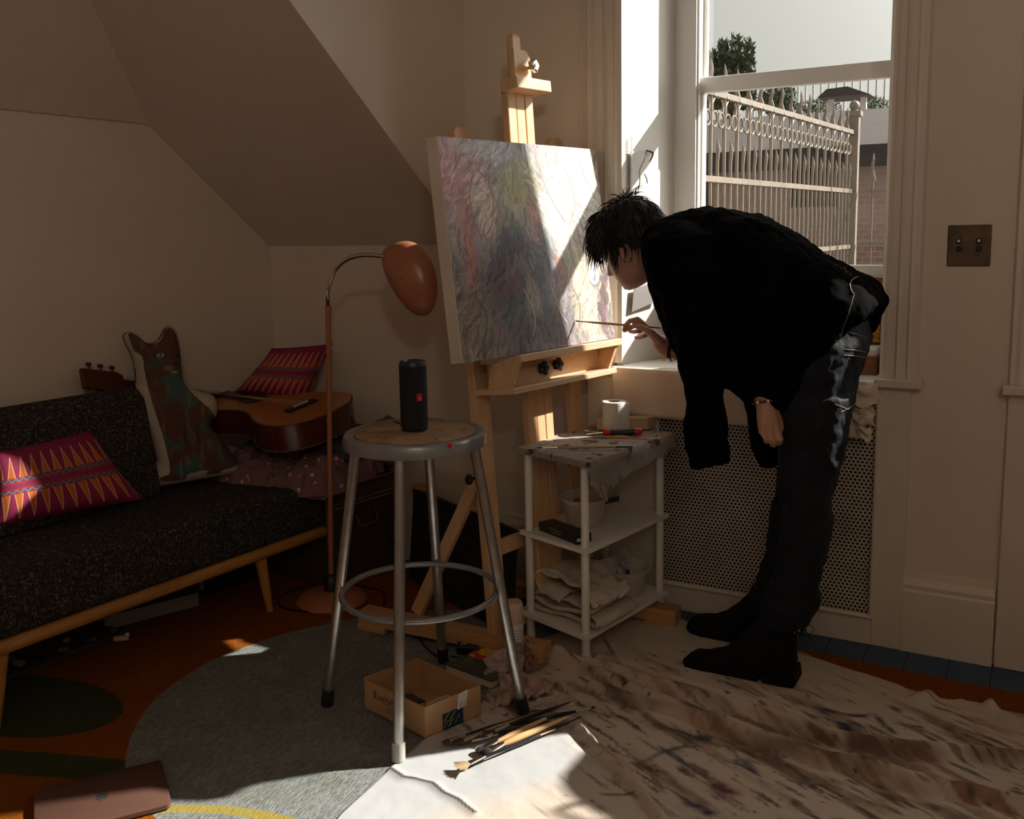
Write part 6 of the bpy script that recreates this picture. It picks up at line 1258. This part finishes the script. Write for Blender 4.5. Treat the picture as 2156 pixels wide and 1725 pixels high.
    for ch in (((KL[0], 0.0103), (P(1652, 910, 2.512), 0.0086), (P(1653, 921, 2.525), 0.0076), (P(1647, 926, 2.54), 0.0067)),
               ((KL[1], 0.0103), (P(1643, 924, 2.495), 0.0088), (P(1642, 933, 2.510), 0.0077), (P(1636, 934, 2.528), 0.0067)),
               ((KL[2], 0.0103), (P(1628, 929, 2.485), 0.0086), (P(1629, 937, 2.502), 0.0077), (P(1624, 935, 2.520), 0.0065)),
               ((KL[3], 0.0095), (P(1612, 922, 2.478), 0.0079), (P(1615, 930, 2.492), 0.0071), (P(1612, 929, 2.510), 0.0060)),
               ((P(1634, 862, 2.52), 0.0129), (P(1647, 878, 2.535), 0.0108), (P(1651, 895, 2.54), 0.0093), (P(1650, 906, 2.54), 0.0076))): body.chain(list(ch), 10)
    # legs inside the jeans
    body.chain([(P(1722, 745, 2.57), .05), (P(1710, 930, 2.58), .045), (P(1696, 1100, 2.575), .038), (P(1655, 1340, 2.55), .022), (P(1560, 1395, 2.55), .016)])
    body.chain([(P(1722, 745, 2.70), .05), (P(1710, 930, 2.73), .055), (P(1672, 1100, 2.75), .036), (P(1618, 1280, 2.765), .020), (P(1540, 1320, 2.765), .014)])
    bd = body.build('body', 'skin', t, remesh=.0028, sm=2)
    # ---------- hair
    hr = MB(); rs = random.Random(12)
    R_ = []
    for h, f_, b_, w_ in [(-.030, .030, -.108, .070), (-.010, .050, -.116, .082), (.015, .078, -.120, .088), (.035, .096, -.120, .090), (.060, .102, -.116, .089), (.082, .096, -.106, .084), (.102, .078, -.088, .072), (.118, .050, -.058, .050), (.126, .016, -.020, .018)]:
        R_.append([hp((f_ if cos(a) > 0 else -b_)*cos(a)*(1+.04*sin(a*9+h*90)), w_*sin(a)*(1+.03*cos(a*11)), h+(.0 if cos(a) < .0 else .0)-(.02*max(0, -cos(a)) if h < 0 else 0)) for a in [2*pi*j/40 for j in range(40)]])
    hr.rings(R_); hair_cap = hr.build('hair', 'hair', t, remesh=.005, sm=2, disp=[(.006, .02)])
    lk = MB()
    def lock(p, d, l, g, r, curl=.3):
        pts = [p]; q = p.copy(); v = d.normalized()
        for k in range(6): v = (v+g*(.16+.1*k)+V(rs.gauss(0, 1), rs.gauss(0, 1), rs.gauss(0, 1))*curl*.25).normalized(); q = q+v*(l/6); pts.append(q.copy())
        lk.tube(pts, [r*.8, r, r*.9, r*.75, r*.55, r*.35, r*.08], 5)
    for i in range(1250):
        a = rs.uniform(-pi, pi); h = rs.uniform(-.02, .122) if abs(a) < 1.9 else rs.uniform(-.045, .122)
        k = sqrt(max(0., 1-((h-.035)/.095)**2)) if h > .035 else 1.; f_, b_, w_ = .098, .118, .088
        if h < .02 and abs(a) < 1.15: continue
        p = hp((f_ if cos(a) > 0 else b_)*cos(a)*k*.93, w_*sin(a)*k*.95, h); out = (p-hp(0, 0, .02)).normalized()
        crown = hp(-.04, 0, .10); flow = (p-crown); flow = (flow-out*flow.dot(out)); flow = flow.normalized() if flow.length > .01 else V(rs.gauss(0, 1), rs.gauss(0, 1), 0)
        lock(p, out*.55+flow*.9+V(0, 0, .15), rs.uniform(.030, .062), (flow*.5+V(0, 0, -.55)), rs.uniform(.0011, .0024))
    for i in range(110):     # fringe falling over the forehead and brow
        s_ = rs.uniform(-.080, .080); p = hp(.088-.35*abs(s_)**1.2, s_, rs.uniform(.028, .085)); lock(p, fw*.8-up*.5+V(0, 0, .1), rs.uniform(.045, .082), (V(0, 0, -.9)+fw*.08), rs.uniform(.0010, .0020), .35)
    for i in range(46):      # loose tufts standing up at the crown
        p = hp(rs.uniform(-.09, .01), rs.uniform(-.05, .05), .112); lock(p, up*.9-fw*rs.uniform(-.2, .9)+V(.2, 0, .5), rs.uniform(.035, .060), (V(.7, 0, -.75)), rs.uniform(.0008, .0015), .3)
    lk.build('hair_locks', 'hair', t, smooth=True)
    ea = hp(-.020, -.0825 if (hp(0, -.08, 0)-CAM).length < (hp(0, .08, 0)-CAM).length else .0825, -.052)
    MB().ball(ea, .0034, 8).build('earring', 'brass', t, smooth=True)
    # ---------- jacket
    jk = MB()
    def ring(tp, bp, Y0, Y1, n=28, pw=.8, pw2=1.):
        a, b = tp, bp; c = (a+b)/2; v = (a-b)/2; r = []
        for j in range(n):
            th = 2*pi*j/n; cc, ss = cos(th), sin(th); yy = (Y1-Y0)/2*abs(ss)**pw*(1 if ss > 0 else -1)
            r.append(V(c.x+v.x*abs(cc)**pw2*(1 if cc > 0 else -1), (Y0+Y1)/2+yy, c.z+v.z*abs(cc)**pw2*(1 if cc > 0 else -1)))
        return r
    ribs = [((1368, 478), (1372, 575), 2.545, 2.755), ((1388, 462), (1392, 625), 2.50, 2.79), ((1420, 450), (1412, 690), 2.47, 2.82), ((1470, 441), (1438, 750), 2.45, 2.85), ((1530, 439), (1484, 796), 2.44, 2.87), ((1590, 450), (1545, 820), 2.44, 2.87), ((1650, 482), (1590, 854), 2.44, 2.87), ((1700, 516), (1640, 884), 2.44, 2.86), ((1745, 545), (1690, 876), 2.44, 2.85), ((1785, 566), (1728, 805), 2.45, 2.84), ((1822, 592), (1762, 742), 2.46, 2.83), ((1846, 622), (1795, 690), 2.47, 2.81), ((1853, 640), (1822, 680), 2.50, 2.79)]
    jk.rings([ring(P(*a), P(*b), y0, y1, 36, .62, .9) for a, b, y0, y1 in ribs])
    # near shoulder cap and empty hanging sleeve
    def sleeve(st, mb):
        R = []
        for (xl, yl), (xr, yr), Y, dy in st:
            a, b = P(xl, yl, Y), P(xr, yr, Y); c = (a+b)/2; v = (b-a)/2; R.append([c+v*(cos(th))*1+V(0, dy*sin(th), 0)+V(0, 0, 0) for th in [2*pi*j/24 for j in range(24)]])
        mb.rings(R)
    sleeve([((1370, 470), (1450, 455), 2.52, .03), ((1354, 512), (1500, 490), 2.47, .062), ((1366, 570), (1530, 580), 2.445, .068), ((1392, 640), (1535, 670), 2.435, .062), ((1416, 710), (1532, 740), 2.43, .056), ((1432, 780), (1526, 800), 2.43, .050), ((1440, 850), (1528, 855), 2.43, .046), ((1444, 910), (1533, 908), 2.43, .044), ((1446, 958), (1540, 955), 2.43, .042), ((1458, 986), (1538, 976), 2.43, .038)], jk)
    sleeve([((1560, 780), (1640, 800), 2.81, .04), ((1566, 840), (1642, 850), 2.81, .045), ((1576, 905), (1648, 900), 2.80, .045), ((1582, 945), (1646, 945), 2.80, .045), ((1592, 972), (1640, 975), 2.80, .04), ((1606, 984), (1630, 984), 2.80, .03)], jk)
    # collar
    cr_ = [P(1366, 500, 2.56), P(1380, 480, 2.60), P(1392, 470, 2.66), P(1385, 480, 2.73), P(1372, 520, 2.76), P(1378, 570, 2.74), P(1388, 592, 2.66), P(1376, 570, 2.58)]
    jk.tube(cat_rom(cr_, 6, True), .016, 10, closed=True)
    # back flap turned out behind the hips
    jk.prism([P(1796, 575, 2.70), P(1830, 602, 2.70), P(1856, 634, 2.70), P(1853, 655, 2.70), P(1842, 690, 2.70), P(1834, 702, 2.70), P(1815, 680, 2.70), P(1800, 640, 2.70)], V(0, .13, 0))
    jo = jk.build('jacket', 'denimblack', t, remesh=.0055, sm=5, disp=[(.030, .11), (.010, .035)])
    # ---------- jeans
    je = MB()
    def leg(st, mb, n=26):
        R = []
        for (xl, yl), (xr, yr), Y, dy in st:
            a, b = P(xl, yl, Y), P(xr, yr, Y); c = (a+b)/2; v = (b-a)/2; R.append([c+v*cos(th)+V(0, dy*sin(th), 0) for th in [2*pi*j/n for j in range(n)]])
        mb.rings(R)
    leg([((1705, 640), (1800, 645), 2.64, .11), ((1690, 668), (1826, 675), 2.64, .150), ((1672, 720), (1829, 725), 2.64, .175), ((1656, 790), (1808, 795), 2.64, .175), ((1645, 850), (1795, 850), 2.64, .17), ((1643, 900), (1785, 905), 2.64, .15)], je)
    leg([((1650, 830), (1797, 835), 2.568, .095), ((1643, 900), (1787, 905), 2.562, .092), ((1640, 960), (1776, 965), 2.562, .086), ((1637, 1030), (1760, 1030), 2.562, .078), ((1645, 1068), (1752, 1070), 2.562, .072), ((1642, 1110), (1752, 1112), 2.562, .074), ((1640, 1150), (1748, 1150), 2.562, .070), ((1632, 1190), (1733, 1195), 2.562, .064), ((1618, 1230), (1724, 1228), 2.562, .064), ((1606, 1270), (1727, 1265), 2.562, .068), ((1598, 1300), (1716, 1295), 2.562, .066), ((1600, 1316), (1702, 1318), 2.562, .060)], je)
    leg([((1650, 840), (1790, 850), 2.73, .08), ((1645, 950), (1760, 955), 2.735, .078), ((1632, 1040), (1735, 1050), 2.750, .070), ((1617, 1095), (1715, 1110), 2.750, .066), ((1615, 1130), (1705, 1140), 2.755, .066), ((1612, 1160), (1700, 1170), 2.765, .060), ((1600, 1195), (1690, 1200), 2.765, .058), ((1588, 1225), (1680, 1235), 2.765, .058), ((1572, 1255), (1668, 1270), 2.765, .058)], je)
    jo2 = je.build('jeans', 'denim', t, remesh=.0055, sm=3, disp=[(.018, .06), (.008, .025)])
    # ---------- boots
    def boot(nm, ribs, sole, Y, hw, lb):
        b = MB(); R = [ring(P(*a, Y), P(*c, Y), Y-w_, Y+w_, 24, .7) for a, c, w_ in ribs]; R = [[V(q.x, q.y, max(q.z, .014)) for q in r_] for r_ in R]; b.rings(R); bo = b.build(nm, 'suede', t, remesh=.0045, sm=4, disp=[(.008, .04)], label=lb)
        s_ = MB()
        for poly in sole: s_.prism([V(q.x, Y-hw, max(q.z, .0125)) for q in [P(x, y, Y-hw*.4) for x, y in poly]], V(0, 2*hw, 0))
        s_.build('boot_sole', 'suede', bo, bevel=.006)
    boot('boot', [((1674, 1325), (1678, 1420), .022), ((1662, 1300), (1668, 1424), .036), ((1635, 1290), (1640, 1424), .043), ((1605, 1295), (1608, 1424), .042), ((1572, 1322), (1575, 1424), .042), ((1545, 1350), (1548, 1424), .044), ((1520, 1366), (1520, 1424), .048), ((1490, 1372), (1488, 1424), .050), ((1465, 1371), (1462, 1424), .048), ((1452, 1376), (1450, 1422), .042), ((1443, 1386), (1442, 1418), .030), ((1437, 1396), (1437, 1412), .014)],
         [[(1441, 1404), (1446, 1418), (1470, 1432), (1500, 1440), (1550, 1444), (1590, 1440), (1600, 1432), (1600, 1412), (1500, 1412)], [(1604, 1412), (1608, 1443), (1640, 1444), (1674, 1443), (1679, 1436), (1676, 1410)]], 2.548, .043, 'black suede chunky boot nearer the viewer')
    boot('boot', [((1640, 1270), (1650, 1362), .030), ((1610, 1240), (1612, 1360), .040), ((1580, 1245), (1580, 1356), .042), ((1555, 1268), (1555, 1352), .042), ((1530, 1288), (1530, 1346), .045), ((1500, 1296), (1498, 1338), .047), ((1475, 1295), (1472, 1334), .044), ((1460, 1299), (1457, 1330), .036), ((1451, 1306), (1450, 1325), .024), ((1447, 1312), (1447, 1320), .012)],
         [[(1451, 1314), (1456, 1328), (1480, 1340), (1520, 1350), (1575, 1360), (1580, 1340), (1500, 1322)], [(1590, 1340), (1590, 1362), (1650, 1370), (1655, 1340)]], 2.760, .040, 'black suede boot nearer the wall')
    # ---------- details laid on the cloth
    dg = bpy.context.evaluated_depsgraph_get(); bv = {}
    def hit(o, x, y):
        if o.name not in bv: bv[o.name] = BVHTree.FromObject(o, dg), o.matrix_world.copy()
        b, mw = bv[o.name]; org = ORG[o.name]
        h = b.ray_cast(CAM-org, ray(x, y).normalized()); return (h[0]+org, h[1]) if h[0] is not None else None
    bpy.context.view_layer.update(); dg.update()
    def line(o, L, r, mt, nm, lb=None, n=10, jit=0, off=.0008):
        m = MB(); pts = []
        for a, b in zip(L[:-1], L[1:]):
            for k in range(n):
                x, y = a[0]+(b[0]-a[0])*k/n+rs.uniform(-jit, jit), a[1]+(b[1]-a[1])*k/n+rs.uniform(-jit, jit); h = hit(o, x, y)
                if h: pts.append(h[0]+h[1]*off)
        pts = [p for i, p in enumerate(pts) if i == 0 or (p-pts[i-1]).length < .03]
        if len(pts) > 2: m.tube(pts, r, 5).build(nm, mt, o, smooth=True, label=lb)
    for L in ([(1776, 736), (1800, 737), (1826, 742)], [(1776, 748), (1800, 749), (1825, 753)], [(1790, 700), (1828, 712)], [(1800, 850), (1785, 862), (1755, 850)], [(1790, 858), (1770, 868)]): line(jo2, L, .0007, 'stitch', 'stitching')
    m = MB()                # frayed hem of the jacket
    for (xa, ya), (xb, yb), n_ in (((1764, 560), (1800, 588), 22), ((1764, 700), (1752, 750), 18), ((1775, 690), (1757, 740), 14)):
        for i in range(n_):
            k = rs.random(); h = hit(jo, xa+(xb-xa)*k+rs.gauss(0, 2.5), ya+(yb-ya)*k+rs.gauss(0, 2.5))
            if h: q = h[0]+h[1]*.001; d = V(rs.gauss(0, 1), rs.gauss(0, .4), rs.gauss(-.2, 1)).normalized(); m.tube([q, q+d*.006+h[1]*.001, q+d*.011+h[1]*.001], [.0003, .00025, .0001], 4)
    m.build('frayed_hem', 'stitch', jo)
    line(jo, [(1805, 583), (1793, 590), (1789, 600), (1792, 612), (1799, 622)], .0012, 'stitch', 'hem_edge', 'pale curled hem edge'); line(jo, [(1798, 622), (1790, 650), (1776, 690), (1764, 725), (1756, 756)], .0006, 'stitch', 'hem_edge', 'pale hem edge', jit=1.2)
    fr_ = MB()              # threads trailing from the trouser hem
    for i in range(22): x = 1690+rs.uniform(-12, 14); a = P(x, 1312, 2.562); fr_.tube([a, a+V(rs.gauss(0, .006), 0, -.014), a+V(rs.gauss(0, .01), 0, -.028-.02*rs.random())], [.0012, .0010, .0004], 4)
    fr_.build('hem_fringe', 'denimblack', jo2)
    # bracelets
    wd = (W_-P(1430, 738, 2.74)).normalized(); x, y = frame(wd); q = W_-wd*.010
    MB().tube([q+(x*cos(a)+y*sin(a))*.0285 for a in [2*pi*k/30 for k in range(30)]], .0026, 8, closed=True).tube([q-wd*.006+(x*cos(a)+y*sin(a))*.0282 for a in [2*pi*k/30 for k in range(30)]], .0024, 8, closed=True).build('leather_bracelet', 'black', t, smooth=True)
    lo = q+V(0, 0, -.031); MB().tube(cat_rom([lo, lo+V(.004, 0, -.006), lo+V(.010, 0, -.004), lo+V(.014, 0, .003)]), .0024, 8).ball(lo+V(.002, 0, -.004), .0045, 8).build('clasp', 'chrome', t, smooth=True)
    wd = (KL[2]-w2).normalized(); x, y = frame(wd); q = w2-wd*.004
    cord = MB().tube([q+(x*cos(a)+y*sin(a))*.0298 for a in [2*pi*k/30 for k in range(30)]], .0009, 6, closed=True).build('beaded_bracelet', 'black', t, smooth=True)
    for k in range(20):
        a = 2*pi*k/20; ev = k % 3 == 0
        MB().ball(q+(x*cos(a)+y*sin(a))*.0300, .0046, 8).build('bead', 'whitep' if ev else 'gside', cord, smooth=True, label='pale bead' if ev else 'dark red bead')
    return jo, jo2
person()
bp0 = PY(1211, 676, 2.700); bp1 = PY(1392, 691, 2.716)
cw = E0+EN*.087; n_ = EN; bp0 = PP(1211, 676, cw, EN); bp1 = PY(1392, 691, 2.708)
brush('paintbrush', bp0, bp1, .0032, 'tanlac', label='thin brush held in the painter\'s hand with its tip on the canvas', tip='darkbristle', bl=.012, fl=.03, tipcol='black')
